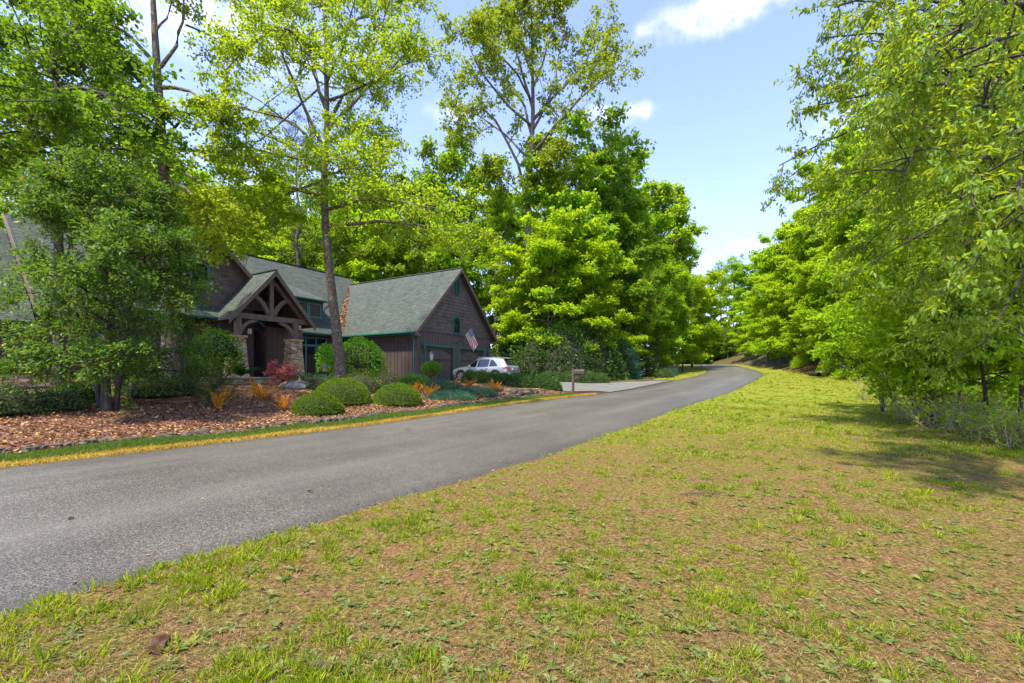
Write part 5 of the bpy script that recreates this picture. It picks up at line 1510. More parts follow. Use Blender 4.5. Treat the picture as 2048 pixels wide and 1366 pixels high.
# ------------------------------------------------------------------ overhanging tree at the right edge
co_ = Vector((10.6, 8.3, gz(10.6, 8.3)))
tgt = [[(2010, 150, 8), (1880, 90, 8), (1760, 60, 8), (1650, 75, 8.2)], [(2000, 60, 8), (1850, -10, 8), (1720, -20, 8), (1670, 10, 8)], [(2010, 250, 8.5), (1850, 235, 8.8), (1700, 250, 9), (1560, 330, 9.3)],
       [(2010, 240, 8.5), (1880, 170, 8.5), (1760, 170, 8.6), (1640, 210, 8.8)], [(2020, 300, 9), (1880, 300, 9.5), (1760, 330, 10), (1640, 370, 10.3)], [(2020, 350, 9), (1900, 380, 9.5), (1800, 430, 9.7), (1720, 500, 9.8)],
       [(2020, 150, 7.5), (1900, 120, 6.6), (1820, 150, 6.2), (1750, 220, 6.0)], [(2030, 200, 7), (1930, 210, 6), (1850, 260, 5.6), (1790, 330, 5.4)], [(2040, 100, 7), (1970, 90, 5.8), (1900, 120, 5.2), (1860, 190, 5.0)], [(2050, 260, 6.5), (1990, 290, 5.2), (1950, 350, 4.8), (1920, 410, 4.6)],
       [(2060, 20, 6.5), (2000, 0, 5.5), (1940, 20, 5.0), (1890, 60, 4.8)], [(2060, 300, 6), (2040, 340, 4.8), (2010, 390, 4.3), (1990, 440, 4.1)], [(2030, 420, 9), (1930, 470, 9), (1850, 530, 9), (1800, 600, 9)], [(2050, 450, 8.5), (1980, 520, 8), (1920, 580, 8), (1880, 660, 8)],
       [(2030, 100, 10), (1900, 30, 11), (1800, 20, 12), (1720, 60, 12.5)], [(2040, 330, 10), (1920, 330, 11), (1820, 360, 12), (1740, 420, 12.5)], [(2060, -60, 8), (1940, -90, 8), (1800, -90, 8), (1720, -60, 8)], [(2080, 480, 7), (2040, 560, 6.5), (2000, 640, 6.4), (1970, 700, 6.4)],
       [(2060, 240, 10), (1960, 230, 10.5), (1860, 250, 11), (1780, 290, 11)], [(2060, 180, 9.5), (1950, 150, 10), (1850, 150, 10), (1700, 180, 10.2)], [(2100, 380, 7), (2060, 420, 5.5), (2040, 470, 4.9), (2030, 520, 4.7)], [(2060, 420, 11), (1960, 450, 11.5), (1880, 480, 12), (1820, 540, 12)],
       [(2120, 150, 7), (2200, 100, 6), (2300, 120, 5)], [(2120, 300, 7), (2250, 300, 6), (2350, 350, 5)], [(2060, 500, 10), (1980, 560, 10), (1900, 620, 10.5), (1850, 690, 10.5)]]
lm = [[(p.x - co_.x, p.y - co_.y, p.z - co_.z) for p in [ray(*q[:2], q[2]) for q in l]] for l in tgt]
lm = [[(l[0][0] * .25, l[0][1] * .25, l[0][2] * .80)] + l for l in lm]
tr, cr = make_tree(61, 10, .17, trunk=[(0, 0, -.3), (-.1, 0, 2), (-.25, 0, 4.2), (-.3, .1, 6.5), (-.2, 0, 8.8)], limbs=lm, auto=False, nsec=17, ntw=8, nl=21, leaf=(.084, .036), sec_len=.30, tw_len=.36, sec_from=.12, flat=.7, spread=.035,
                   leaf_down=.75, droop=.28, limb_r=.15, hexa=True, tw_r=.003)
ce = empty('cherry_tree', co_, 0, 'drooping long leaved tree overhanging from the right edge of the lawn', 'tree')
link_mesh('trunk', tr.mesh('trunk', M['bark_dark'], True), ce); link_mesh('crown', cr.mesh('crown', M['leaf_cherry']), ce)

# saplings at the lawn edge
def sapling(px, py, ytop, seed, label, lean=0.0, rx=1.6, base=.34, mat='leaf_edge', r0=.045, nprim=24):
    p = on_ground(px, py); H = (py - ytop) / FPX * p.y
    tr, cr = make_tree(seed, H, r0, base=base, rx=rx, nprim=nprim, nsec=6, ntw=5, nl=8, leaf=(.125, .085), tw_len=.34, sec_len=.42, spread=.05, flat=.35, el=(10, 60), limb_r=.22, hexa=True, tw_r=.004)
    e = empty('sapling', p, 0, label, 'sapling', None); e.rotation_euler = (0, lean, 0)
    link_mesh('trunk', tr.mesh('trunk', M['bark_dark'], True), e); link_mesh('crown', cr.mesh('crown', M[mat]), e)


sapling(1765, 823, 520, 201, 'single slim sapling standing free at the lawn edge left of the brush', -.03, 1.7)
sapling(1862, 846, 500, 202, 'sapling with two close stems rising from the brush at the lawn edge', 0, 2.0)
sapling(1853, 845, 600, 203, 'thin whip sapling beside the double stemmed sapling', .04, 1.0, .4, r0=.025, nprim=14)
sapling(1972, 860, 560, 204, 'dark thin sapling deep in the brush near the right picture edge', -.05, 1.8, .3)
sapling(1825, 842, 700, 205, 'short leafy sapling at the front of the brush', 0, .7, .25, r0=.018, nprim=12)
sapling(2040, 870, 520, 206, 'leafy sapling under the overhanging tree at the picture edge', 0, 2.1, .2)
sapling(1915, 850, 560, 207, 'slim sapling in the middle of the brush', .05, 1.5, .3, r0=.03)

# brushy dead-twig shrubs along the wood edge
bg = np.random.default_rng(88)


def brush(px, py, r, h, seed, label, n=42, leaves=620):
    p = on_ground(px, py); g = np.random.default_rng(seed)
    az = g.uniform(0, 6.28, n); rr = r * np.sqrt(g.uniform(0, 1, n))
    D_ = unit(np.stack([g.normal(0, .45, n), g.normal(0, .45, n), np.ones(n)], 1))
    P = grow_branches(g, np.stack([np.cos(az) * rr, np.sin(az) * rr, np.full(n, -.05)], 1), D_, h * g.uniform(.5, 1.15, n), 6, g.uniform(-.35, .1, n), .10)
    G = Geo(); V, F = tubes(P, .007 * np.linspace(1, .3, 6)[None] * np.ones((n, 1)), 4); G.add(V, F)
    k = g.integers(2, 5, n * 3); b = np.repeat(np.arange(n), 3)
    d2 = unit(g.normal(0, 1, (n * 3, 3)) + [0, 0, .6])
    P2 = grow_branches(g, P[b, k], d2, h * .35 * g.uniform(.4, 1, n * 3), 4, g.uniform(-.3, .1, n * 3), .08)
    V, F = tubes(P2, .0035 * np.linspace(1, .4, 4)[None] * np.ones((n * 3, 1)), 3); G.add(V, F)
    e = empty('brush_shrub', p, 0, label, 'shrub', 'twiggy brush at the lawn edge')
    link_mesh('stems', G.mesh('stems', M['twig']), e)
    i = g.integers(0, n * 3, leaves); j = g.integers(1, 4, leaves)
    V, F, m_ = leaf_geo(P2[i, j], g.normal(0, 1, (leaves, 3)), g.normal(0, .5, (leaves, 3)) + [0, 0, 1], g.uniform(.04, .09, leaves), g.uniform(.025, .05, leaves), .1, .1, False)
    L = Geo(); L.add(V, F, np.repeat(g.uniform(0, 1, leaves), m_))
    link_mesh('foliage', L.mesh('foliage', M['leaf_edge']), e)


for i, (px, py) in enumerate(((1745, 800), (1790, 815), (1832, 838), (1880, 850), (1925, 862), (1965, 868), (2005, 878), (2040, 885), (1735, 775), (1900, 835), (1990, 850), (1860, 815), (1945, 840), (2085, 892), (1815, 800))):
    brush(px, py, .75, bg.uniform(.8, 1.35), 300 + i, 'tangled twiggy brush with a few green leaves along the right lawn edge')

# dense low greenery under the right-hand wood
gg_ = np.random.default_rng(66)
for i in range(64):
    u_ = gg_.uniform(9, 72); v_ = HW + bank_start(u_) + 1.2 + gg_.uniform(0, 5.5)
    q = at_uv([u_], [v_])[0]
    shrub('undergrowth_shrub', (q[0], q[1], gz(q[0], q[1]) - .05), (gg_.uniform(.7, 1.4), gg_.uniform(.7, 1.4), gg_.uniform(.6, 1.7)), 1300, 'leaf_edge' if i % 4 else 'leaf_wood_dark', 'leafy undergrowth shrub beneath the trees at the right of the lawn',
          group='undergrowth below the right-hand trees', leaf=(.13, .075), core=False, shell=.4, lobes=.2, seed=400 + i)

# ------------------------------------------------------------------ garden bed planting
def bed(px, py):
    p = on_ground(px, py); return (p.x, p.y, p.z)


shrub('boxwood', bed(636, 826), (.74, .70, .62), 9000, 'leaf_box', 'smallest clipped dome shrub, nearest the road of the three', leaf=(.045, .026), shell=.05, lobes=.045, seed=1)
shrub('boxwood', bed(684, 806), (.98, .92, .86), 12000, 'leaf_box', 'largest clipped dome shrub, behind the smallest one', leaf=(.045, .026), shell=.05, lobes=.04, seed=2)
shrub('boxwood', bed(795, 808), (.88, .85, .74), 11000, 'leaf_box', 'clipped dome shrub standing alone left of the blue junipers', leaf=(.045, .026), shell=.05, lobes=.04, seed=3)
J = dict(leaf=(.075, .022), shell=.22, lobes=.16, up=.5, spiky=.10, cat='juniper')
shrub('juniper', bed(900, 800), (.95, .75, .34), 5200, 'leaf_juniper', 'spreading blue green juniper in front, beside the road strip', seed=4, **J)
shrub('juniper', bed(952, 792), (.95, .75, .36), 5200, 'leaf_juniper', 'spreading blue green juniper right of the others, below the hedge', seed=5, **J)
shrub('juniper', bed(872, 780), (1.25, .9, .46), 6000, 'leaf_juniper', 'blue green juniper at the back, behind the front spreading one', seed=6, **J)


def fern(px, py, L, seed, label, n=10, mat='leaf_fern', dz=0.0, arch=.28, cat='fern', group=None, loc=None):
    p = loc if loc is not None else bed(px, py)
    G, S = frond_geo(seed, n, L, arch=arch)
    e = empty('fern', (p[0], p[1], p[2] + dz), 0, label, cat, group)
    link_mesh('fronds', G.mesh('fronds', M[mat]), e); link_mesh('stems', S.mesh('stems', M['straw']), e)


fern(832, 786, .62, 1, 'rust orange fern clump between the lone dome shrub and the back juniper', 12)
fern(858, 795, .68, 2, 'rust orange fern clump left of the front juniper', 14)
fern(908, 783, .74, 3, 'rust orange fern clump between the two front junipers, before the car wheel', 14)
fern(938, 778, .66, 4, 'narrow rust orange fern clump at the left end of the hedge', 11)
fern(987, 784, .78, 5, 'widest rust orange fern clump, against the hedge front', 18, arch=.25)
fern(524, 800, .85, 6, 'yellowed fern clump on the leaf bed before the porch step', 9, arch=.3)
fern(566, 822, .62, 7, 'small rusty fern left of the smallest dome shrub', 9)
fern(436, 820, .72, 8, 'burnt orange fern at the foot of the leaning shrub', 10, arch=.3)
fern(508, 790, .45, 9, 'little yellow fern beside the fern before the porch step', 7)
fern(950, 800, .30, 10, 'tiny orange fern at the foot of the right juniper', 6)

# hedges of glossy laurel along the driveway
def hedge(a, b, n, r, label, seed0, cat='hedge'):
    a, b = Vector(a), Vector(b); G = Geo(); C_ = MB(); g = np.random.default_rng(seed0)
    mid = (a + b) / 2
    e = empty('hedge', (mid.x, mid.y, gz(mid.x, mid.y)), 0, label, cat)
    core_v = []
    for i in range(n):
        p = a.lerp(b, (i + .5) / n); k = g.uniform(.85, 1.15)
        B_ = bush_geo(seed0 + i, r[0] * k, r[1] * k, r[2] * g.uniform(.88, 1.1), 2300, (.10, .045), .14, .12, .45)
        off = np.array([p.x - mid.x, p.y - mid.y, gz(p.x, p.y) - gz(mid.x, mid.y)])
        G.add(B_.V[0] + off, B_.F[0], B_.A[0])
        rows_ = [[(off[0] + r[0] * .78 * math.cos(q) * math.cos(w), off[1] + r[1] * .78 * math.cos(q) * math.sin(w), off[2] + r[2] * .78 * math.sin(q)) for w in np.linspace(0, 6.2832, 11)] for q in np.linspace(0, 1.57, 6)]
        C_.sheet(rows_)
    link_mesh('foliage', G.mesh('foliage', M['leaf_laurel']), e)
    C_.build('dark_core', M['core'], e)


hedge(HL(.2, -3.9), HL(1.3, -9.9), 8, (.62, .62, .80), 'low glossy dark green hedge along the near side of the driveway', 700)
hedge(HL(8.7, -5.2), HL(10.2, -9.6), 6, (.75, .75, .85), 'low dark green hedge on the far side of the driveway behind the mailbox', 720)
shrub('azalea_shrub', bed(722, 783), (.95, .8, .80), 2600, 'leaf_azalea', 'reddish flecked shrub right of the leaning oak trunk', leaf=(.06, .03), core=True, shell=.2, lobes=.12, seed=21)
shrub('azalea_shrub', bed(768, 781), (.95, .8, .84), 2600, 'leaf_azalea', 'flecked shrub with yellow tips before the dark board wall', leaf=(.06, .03), core=True, shell=.2, lobes=.12, seed=22)
shrub('green_shrub', bed(826, 775), (.95, .7, .62), 2600, 'leaf_bright', 'fresh green low shrub at the garage corner', leaf=(.09, .035), core=True, shell=.25, lobes=.15, seed=23)
shrub('low_shrub', bed(632, 778), (1.2, .6, .58), 2400, 'leaf_laurel', 'dark low shrub under the teal windows', leaf=(.07, .03), core=True, shell=.2, lobes=.12, seed=24)
# big leafy shrubs on stems by the wall
q = stand(716, 25.0)
shrub('leafy_shrub', (q.x, q.y, q.z + .9), (1.55, 1.2, 1.65), 5200, 'leaf_bright', 'tall bright green leafy shrub against the garage side wall', leaf=(.15, .07), core=True, shell=.25, lobes=.16, seed=25, zlo=-.6)
q = stand(655, 24.0)
shrub('leafy_shrub', (q.x, q.y, q.z + 1.3), (.55, .5, .9), 900, 'leaf_bright', 'bright green shrub spray beside the teal windows left of the oak trunk', leaf=(.15, .07), core=False, shell=.3, lobes=.2, seed=26, zlo=-.7)
q = stand(432, 19.5)
shrub('leafy_shrub', (q.x, q.y, q.z + 1.3), (1.05, .9, 1.25), 3300, 'leaf_bright', 'bright green rounded shrub before the left stone column', leaf=(.11, .055), core=True, shell=.25, lobes=.16, seed=27, zlo=-.6)
link_mesh('stems', stems_geo(3, .8, 2.0, 8, .03), bpy.data.objects['leafy_shrub.002'], (0, 0, -1.3))
link_mesh('stems', stems_geo(4, 1.2, 2.0, 8, .03), bpy.data.objects['leafy_shrub'], (0, 0, -.9))
q = bed(425, 812)
shrub('leaning_shrub', (q[0] + .1, q[1], q[2] + .55), (.62, .5, .62), 2600, 'leaf_azalea', 'dark leaning shrub with an arching trunk on the leaf bed', leaf=(.055, .024), core=False, shell=.35, lobes=.2, seed=28, zlo=-.7)
MB().tube([(-.25, 0, -.6), (-.22, 0, -.3), (-.05, 0, 0), (.2, 0, .25)], [.07, .06, .05, .02], 8).build('trunk', M['bark_dark'], bpy.data.objects['leaning_shrub'])
# shade shrubs at the left under the evergreen
for i, (px, py, r, mt, lb) in enumerate(((20, 825, (.9, .8, .55), 'leaf_laurel', 'low glossy shrub at the left picture edge before the stone base'), (95, 818, (.8, .7, .5), 'leaf_laurel', 'low glossy shrub left of the evergreen stems'), (150, 806, (.7, .6, .55), 'leaf_holly', 'low shrub just left of the evergreen stems'),
                                         (20, 770, (.95, .9, 1.0), 'leaf_box', 'feathery yellow green shrub at the left picture edge'), (300, 792, (1.1, .8, .62), 'leaf_holly', 'dark low shrub behind the evergreen stems on the right'), (360, 790, (.9, .7, .6), 'leaf_laurel', 'dark low shrub between the evergreen and the leaning shrub'), (-60, 830, (1.0, .9, .8), 'leaf_laurel', 'glossy shrub just outside the left picture edge'))):
    shrub('low_shrub', bed(px, py), r, 2600, mt, lb, leaf=(.075, .032), core=True, shell=.3, lobes=.2, seed=40 + i)
# red maple, potted palm-fern, green ferns by the step
p = bed(566, 772)
tr, cr = make_tree(71, .62, .03, base=.25, rx=.40, nprim=16, nsec=5, ntw=4, nl=9, leaf=(.075, .05), tw_len=.16, sec_len=.4, spread=.03, flat=.3, el=(10, 50), hexa=True, tw_r=.003)
e = empty('red_maple', p, 0, 'small red leaved dwarf maple before the right stone column', 'shrub')
link_mesh('trunk', tr.mesh('trunk', M['bark_dark'], True), e); link_mesh('crown', cr.mesh('crown', M['leaf_red']), e)
p = bed(481, 771)
pe = empty('potted_fern', p, 0, 'bushy green fern in a dark glazed pot before the left stone column', 'potted plant')
MB().lathe([(.02, 0), (.20, 0), (.25, .12), (.29, .34), (.31, .40), (.31, .44), (.27, .44), (.25, .38), (.02, .37)], 20).build('pot', M['pot'], pe, smooth=True)
G, S = frond_geo(81, 34, .85, arch=.75, width=.3); o = link_mesh('fronds', G.mesh('fronds', M['leaf_fern_green']), pe, (0, 0, .4)); link_mesh('stems', S.mesh('stems', M['bark_dark']), pe, (0, 0, .4))
fern(604, 768, .85, 82, 'bushy green fern at the foot of the right stone column', 30, 'leaf_fern_green', arch=.7)
fern(630, 771, .6, 83, 'smaller green fern right of the fern at the stone column', 22, 'leaf_fern_green', arch=.7)

# boulders: flat slab and two pointed stones
def rock(name, loc, size, seed, mat, label, cat='stone', pointed=0.0, rz=0.0, group=None):
    g = np.random.default_rng(seed); mb = MB(); rows_ = []
    for i in range(9):
        a = -math.pi / 2 + i / 8 * math.pi
        row = []
        for b in np.linspace(0, 2 * math.pi, 13)[:-1]:
            d_ = np.array([math.cos(a) * math.cos(b), math.cos(a) * math.sin(b), math.sin(a)])
            k = 1 + .16 * math.sin(d_[0] * 5 + seed) + .14 * math.sin(d_[1] * 6 + d_[2] * 4 + seed * 2)
            d_ = np.sign(d_) * np.abs(d_) ** .65 * k
            tp = 1 - pointed * (d_[2] * .5 + .5)
            row.append((d_[0] * size[0] * tp, d_[1] * size[1] * tp, d_[2] * size[2] + size[2] * .7))
        rows_.append(row + row[:1])
    mb.sheet(rows_)
    o = mb.build(name, M[mat]); o.location = loc; o.rotation_euler = (0, 0, rz)
    return tag(o, label, cat, group)


rock('boulder', bed(597, 776), (.62, .35, .16), 1, 'stone_grey', 'flat grey slab of rock beside the red maple')
rock('pointed_stone', bed(599, 777), (.12, .10, .27), 2, 'stone_buff', 'pointed buff stone standing before the flat slab', pointed=.8)
rock('pointed_stone', bed(613, 769), (.13, .08, .24), 3, 'stone_buff', 'leaning buff stone standing behind the flat slab', pointed=.7, rz=.5)
# squirrel figurine on the terrace ledge
p = HL(-7.75, 2.85, PAD + .385)
sq = empty('squirrel_figurine', p, RZ + .2, 'small pale squirrel figurine on the terrace ledge', 'figurine')
sk = bpy.data.meshes.new('body'); bm = bmesh.new()
vs = [bm.verts.new(c) for c in ((-.02, 0, .10), (.06, 0, .12), (.14, 0, .15), (.20, 0, .20), (.25, 0, .20), (-.08, 0, .09), (-.14, 0, .14), (-.17, 0, .22), (-.13, 0, .28), (.14, .04, .04), (.17, .04, .01), (-.02, .05, .03), (.03, .05, .01), (.14, -.04, .04), (.17, -.04, .01), (-.02, -.05, .03), (.03, -.05, .01), (.19, .03, .25), (.19, -.03, .25))]
for a, b in ((0, 1), (1, 2), (2, 3), (3, 4), (0, 5), (5, 6), (6, 7), (7, 8), (2, 9), (9, 10), (0, 11), (11, 12), (2, 13), (13, 14), (0, 15), (15, 16), (3, 17), (3, 18)): bm.edges.new((vs[a], vs[b]))
bm.to_mesh(sk); bm.free(); sk.materials.append(M['white_stone'])
so = link_mesh('body', sk, sq)
so.modifiers.new('skin', 'SKIN'); ss = so.modifiers.new('sub', 'SUBSURF'); ss.levels = ss.render_levels = 2
for i, r_ in enumerate((.065, .065, .055, .05, .025, .05, .055, .065, .04, .025, .02, .035, .02, .025, .02, .035, .02, .012, .012)): sk.skin_vertices[0].data[i].radius = (r_, r_)
sk.skin_vertices[0].data[0].use_root = True
# small lantern on a post under the windows
p = bed(650, 772)
pl = empty('path_lantern', p, 0, 'small pagoda topped garden lantern on a thin post before the teal windows', 'garden lantern')
MB().tube([(0, 0, -.1), (0, 0, .62)], .018, 8).build('post', M['lamp_metal'], pl)
MB().lathe([(.05, .62), (.15, .64), (.15, .67), (.06, .68)], 8).lathe([(.19, .86), (.16, .89), (.07, .96), (.03, .98), (.025, 1.02), (.0, 1.05)], 8).build('lamp_cap', M['lamp_metal'], pl)
lg = MB().lathe([(.10, .675), (.13, .86)], 8)
lg.build('lantern_glass', M['stone_buff'], pl)
# ivy covered post with a lantern on top, near the garage door
p = stand(863, 25.6)
lp = empty('lamp_post', p, 0, 'lantern on a post wrapped by a ball of ivy before the left garage door', 'lamp post')
zt_ = (HOR - 722) / FPX * 25.6 - p.z
MB().tube([(0, 0, -.2), (0, 0, zt_ + .02)], .05, 8).build('post', M['post'], lp)
lk = MB().lathe([(.03, 0), (.10, .02), (.10, .05), (.08, .06)], 6, (0, 0, zt_)).lathe([(.16, .40), (.13, .45), (.05, .52), (.02, .54), (.0, .60)], 6, (0, 0, zt_))
for k in range(6): lk.bar((.085 * math.cos(k * 1.047), .085 * math.sin(k * 1.047), zt_ + .05), (.125 * math.cos(k * 1.047), .125 * math.sin(k * 1.047), zt_ + .41), .014)
lk.build('lantern', M['lamp_metal'], lp)
MB().lathe([(.075, .06), (.115, .40)], 6, (0, 0, zt_)).build('lantern_glass', M['lantern_glass'], lp)
iv = bush_geo(91, .58, .55, .40, 2400, (.075, .055), .3, .18, .2, zlo=-.9); iv.V[0] = iv.V[0] * [1, 1, 1] + [0, 0, max(.3, zt_ - .42)]
g = np.random.default_rng(92); n_ = 900; az = g.uniform(0, 6.28, n_); zz = g.uniform(0, zt_ - .3, n_); rr = (.12 + .12 * (zz / zt_)) * g.uniform(.6, 1.3, n_)
V, F, m_ = leaf_geo(np.stack([np.cos(az) * rr, np.sin(az) * rr, zz], 1), g.normal(0, 1, (n_, 3)), np.stack([np.cos(az), np.sin(az), g.normal(0, .4, n_)], 1), g.uniform(.05, .09, n_), g.uniform(.03, .06, n_), .1, .1, False)
link_mesh('ivy', iv.mesh('ivy', M['leaf_bright']), lp)
G = Geo(); G.add(V, F, np.repeat(g.uniform(0, 1, n_), m_)); link_mesh('dry_vine', G.mesh('dry_vine', M['litter']), lp)

# low dry-stone wall at the end of the hedge with a small spotlight
a_, b_ = Vector(bed(1012, 792)), Vector(bed(1072, 791))
wl = empty('stone_wall', a_, math.atan2(b_.y - a_.y, b_.x - a_.x), 'low dry stone wall at the foot of the hedge near the road strip', 'stone wall')
wr = np.random.default_rng(12); ln_ = (b_ - a_).length; mb = MB()
for c_ in range(4):
    x = -wr.uniform(0, .2)
    while x < ln_:
        w_ = wr.uniform(.16, .42); mb.box(x, min(x + w_ - .012, ln_ + .1), -.14 + wr.uniform(-.03, .03), .12, c_ * .105 - .08, c_ * .105 + .018)
        x += w_
mb.build('wall_stones', M['rubble'], wl, bevel=.012)
p = bed(1045, 795)
sp = empty('spotlight', p, 0, 'small black garden spotlight before the low stone wall', 'spotlight')
MB().tube([(0, 0, -.05), (0, 0, .12)], .015, 6).build('stake', M['black'], sp)
MB().tube([(-.10, -.02, .10), (-.02, 0, .16), (.07, .02, .22)], [.05, .075, .09], 12).build('lamp_head', M['black'], sp)
# far utility boxes, culvert, posts
def ubox(name, px, py, w, h, mat, label, cat, d=.5):
    p = on_ground(px, py); e = empty(name, p, 0.5, label, cat)
    MB().box(-w / 2, w / 2, -d / 2, d / 2, -.1, h).build('cabinet', M[mat], e, bevel=.02)
    MB().box(-w / 2 - .03, w / 2 + .03, -d / 2 - .03, d / 2 + .03, h + .002, h + .06).build('lid', M[mat], e, bevel=.015)
    return e


ubox('utility_box', 1684, 742, .42, .72, 'utility', 'square grey green utility pedestal, left one of the pair at the wood edge', 'utility box', .3)
p = on_ground(1698, 744)
e = empty('utility_pedestal', p, 0, 'rounded grey green utility pedestal, right one of the pair at the wood edge', 'utility box')
MB().lathe([(.13, -.1), (.13, .62), (.11, .7), (.02, .74)], 12).build('cabinet', M['utility'], e, smooth=True); MB().lathe([(.16, -.05), (.16, .06), (.14, .08)], 12).build('collar', M['utility_dark'], e)
p = on_ground(1662, 748)
tag(MB().box(-.055, .055, -.055, .055, -.2, .48).poly([(-.055, -.055, .48), (.055, -.055, .48), (.055, .055, .48), (-.055, .055, .48)], .05, (0, 0, 1)).build('marker_post', M['bark_dark'], None, bevel=.01), 'short dark wooden marker post left of the utility pedestals', 'post').location = p
p = on_ground(1633, 753)
cu = empty('culvert_pipe', p, .3, 'open end of a dark drain pipe in the ditch at the lawn edge', 'pipe')
n_ = 20; mb = MB(); rr = []
for r_, y_ in ((.24, .6), (.24, -.25), (.20, -.25), (.20, .6)): rr.append([(r_ * math.cos(k * 2 * math.pi / n_), y_, .12 + r_ * math.sin(k * 2 * math.pi / n_)) for k in range(n_ + 1)])
mb.sheet(rr); mb.build('pipe', M['black'], cu)
ubox('transformer_box', 1340, 752, 1.3, .95, 'utility_dark', 'dark green transformer box behind a bush past the driveway', 'utility box', .9)
p = on_ground(1349, 751)
tag(MB().box(-.09, .09, -.09, .09, -.2, 1.15).build('marker_post', M['post'], None, bevel=.015), 'grey wooden post beside the green transformer box', 'post').location = p
shrub('low_shrub', bed(1328, 755), (.9, .8, .8), 1800, 'leaf_laurel', 'dark bush in front of the transformer box', leaf=(.12, .05), core=True, shell=.25, lobes=.2, seed=61)
q = stand(1245, 41.0)
shrub('blue_spruce', (q.x, q.y, q.z), (1.5, 1.5, 3.0), 4600, 'leaf_spruce', 'blue green conifer shrub at the edge of the wood past the driveway', leaf=(.30, .08), core=False, shell=.45, lobes=.25, spiky=.12, seed=62)
FS, FSG = 'dark evergreen shrub at the bend closing the far end of the road', 'dark evergreen shrubs at the far bend'
for i, px in enumerate((1385, 1408, 1428, 1448, 1468, 1490, 1512, 1535, 1560)):
    q = stand(px, 104 + (i % 3) * 4)
    shrub('evergreen_shrub', (q.x, q.y, q.z), (3.6, 3, 6.5 + (i * 7 % 4)), 2600, 'leaf_wood_dark', FS, group=FSG, leaf=(.5, .25), core=True, shell=.3, lobes=.25, seed=160 + i)
for i, (px, Y, r, lb) in enumerate(((1003, 41, (2.0, 1.8, 3.6), 'dark evergreen shrub directly right of the garage wall behind the car'), (1075, 38.5, (2.6, 2, 4.4), 'dark evergreen shrub right of the garage behind the car roof'), (1128, 37.5, (2.7, 2, 5.2), 'large dark blue green evergreen shrub behind the mailbox'), (1180, 38.5, (2.4, 2, 4.6), 'dark evergreen shrub right of the mailbox'), (1215, 40, (2.2, 2, 3.6), 'dark evergreen shrub left of the blue conifer'), (1275, 45, (2.2, 2, 3.6), 'dark evergreen shrub right of the blue conifer'), (1040, 42, (2.2, 2, 5.0), 'dark evergreen shrub just beyond the garage corner'))):
    q = stand(px, Y)
    shrub('evergreen_shrub', (q.x, q.y, q.z), r, 5200, 'leaf_laurel', lb, leaf=(.26, .13), core=True, shell=.3, lobes=.22, seed=63 + i)
# fallen branch at the wood edge
p = on_ground(1722, 752)
fb_ = MB().tube([(-.9, 0, .75), (-.3, .1, .45), (.5, .1, .18), (1.6, -.1, .05)], [.08, .10, .10, .05], 8).tube([(.2, .1, .3), (.6, .5, .5), (1.0, .7, .45)], [.05, .04, .015], 6).build('fallen_branch', M['bark_dark'], None, smooth=True)
fb_.location = p; tag(fb_, 'dark fallen branch lying under the trees right of the utility pedestals', 'branch')
tw_ = MB().tube([(-.25, 0, .02), (-.05, .03, .025), (.1, .0, .03), (.28, .05, .02)], [.008, .009, .008, .003], 5).tube([(.1, 0, .03), (.17, .1, .05)], [.005, .002], 4).build('fallen_twig', M['post'], None)
tw_.location = on_ground(1405, 992); tag(tw_, 'small broken twig lying on the lawn near the road', 'twig')

# edging stones in a row between grass strip and leaf bed
es = np.random.default_rng(17)
proto_st = []
for k in range(6):
    o = rock('edging_stone', (0, 0, 0), (es.uniform(.08, .15), es.uniform(.06, .10), es.uniform(.035, .065)), 30 + k, 'stone_edge', None)
    proto_st.append(o)
SL, SG = 'brown edging stone in the row between the grass strip and the leaf bed', 'edging stones along the leaf bed'
u_ = -2.5; cnt = 0
while u_ < 19.5:
    for _ in range(2 if es.uniform() < .4 else 1):
        q = at_uv([u_], [-(HW + 1.28 + es.uniform(-.03, .30))])[0]
        o = proto_st[cnt % 6] if cnt < 6 else proto_st[cnt % 6].copy()
        if cnt >= 6: COL.objects.link(o)
        o.location = (q[0], q[1], gz(q[0], q[1]) + es.uniform(-.03, .0)); o.rotation_euler = (es.uniform(-.2, .2), es.uniform(-.2, .2), es.uniform(0, 6.28))
        k_ = es.uniform(.7, 1.35); o.scale = (k_, k_, k_); tag(o, SL, 'stone', SG); cnt += 1
    u_ += es.uniform(.13, .24)

# ------------------------------------------------------------------ grass, dry straw, weeds, leaf litter
def scatter_front(n, y0, y1, power, seed, side=1.35):
    """world points in front of the camera, denser near"""
    g = np.random.default_rng(seed)
    s = g.uniform(0, 1, n)
    Y = (y0 ** (1 - power) + s * (y1 ** (1 - power) - y0 ** (1 - power))) ** (1 / (1 - power)) if power != 1 else y0 * (y1 / y0) ** s
    X = Y * g.uniform(-side, side, n) * 1.15
    return np.stack([X, Y], 1), g


def vnoise(P, sc, seed=0):
    g = np.random.default_rng(seed); o = np.zeros(len(P))
    for k in range(5):
        a = g.uniform(0, 6.28); f = sc * (1.0 + k * .73); d = np.array([math.cos(a), math.sin(a)])
        o += np.sin(P @ d * f + g.uniform(0, 6.28) + 1.3 * np.sin(P @ d[::-1] * f * .6 + k)) / (1 + k * .35)
    return o / 2.6


def lawn_mask(q, pad=.5):
    a = np.abs(q[:, 1]) - HW
    return ((q[:, 1] > 0) & (a > -.06) & (a < bank_start(q[:, 0]) + pad)) | ((q[:, 1] < 0) & (q[:, 0] > 38.5) & (a > .05) & (a < np.interp(q[:, 0], [38, 46, 60, 90], [1.5, 4, 7, 7])))


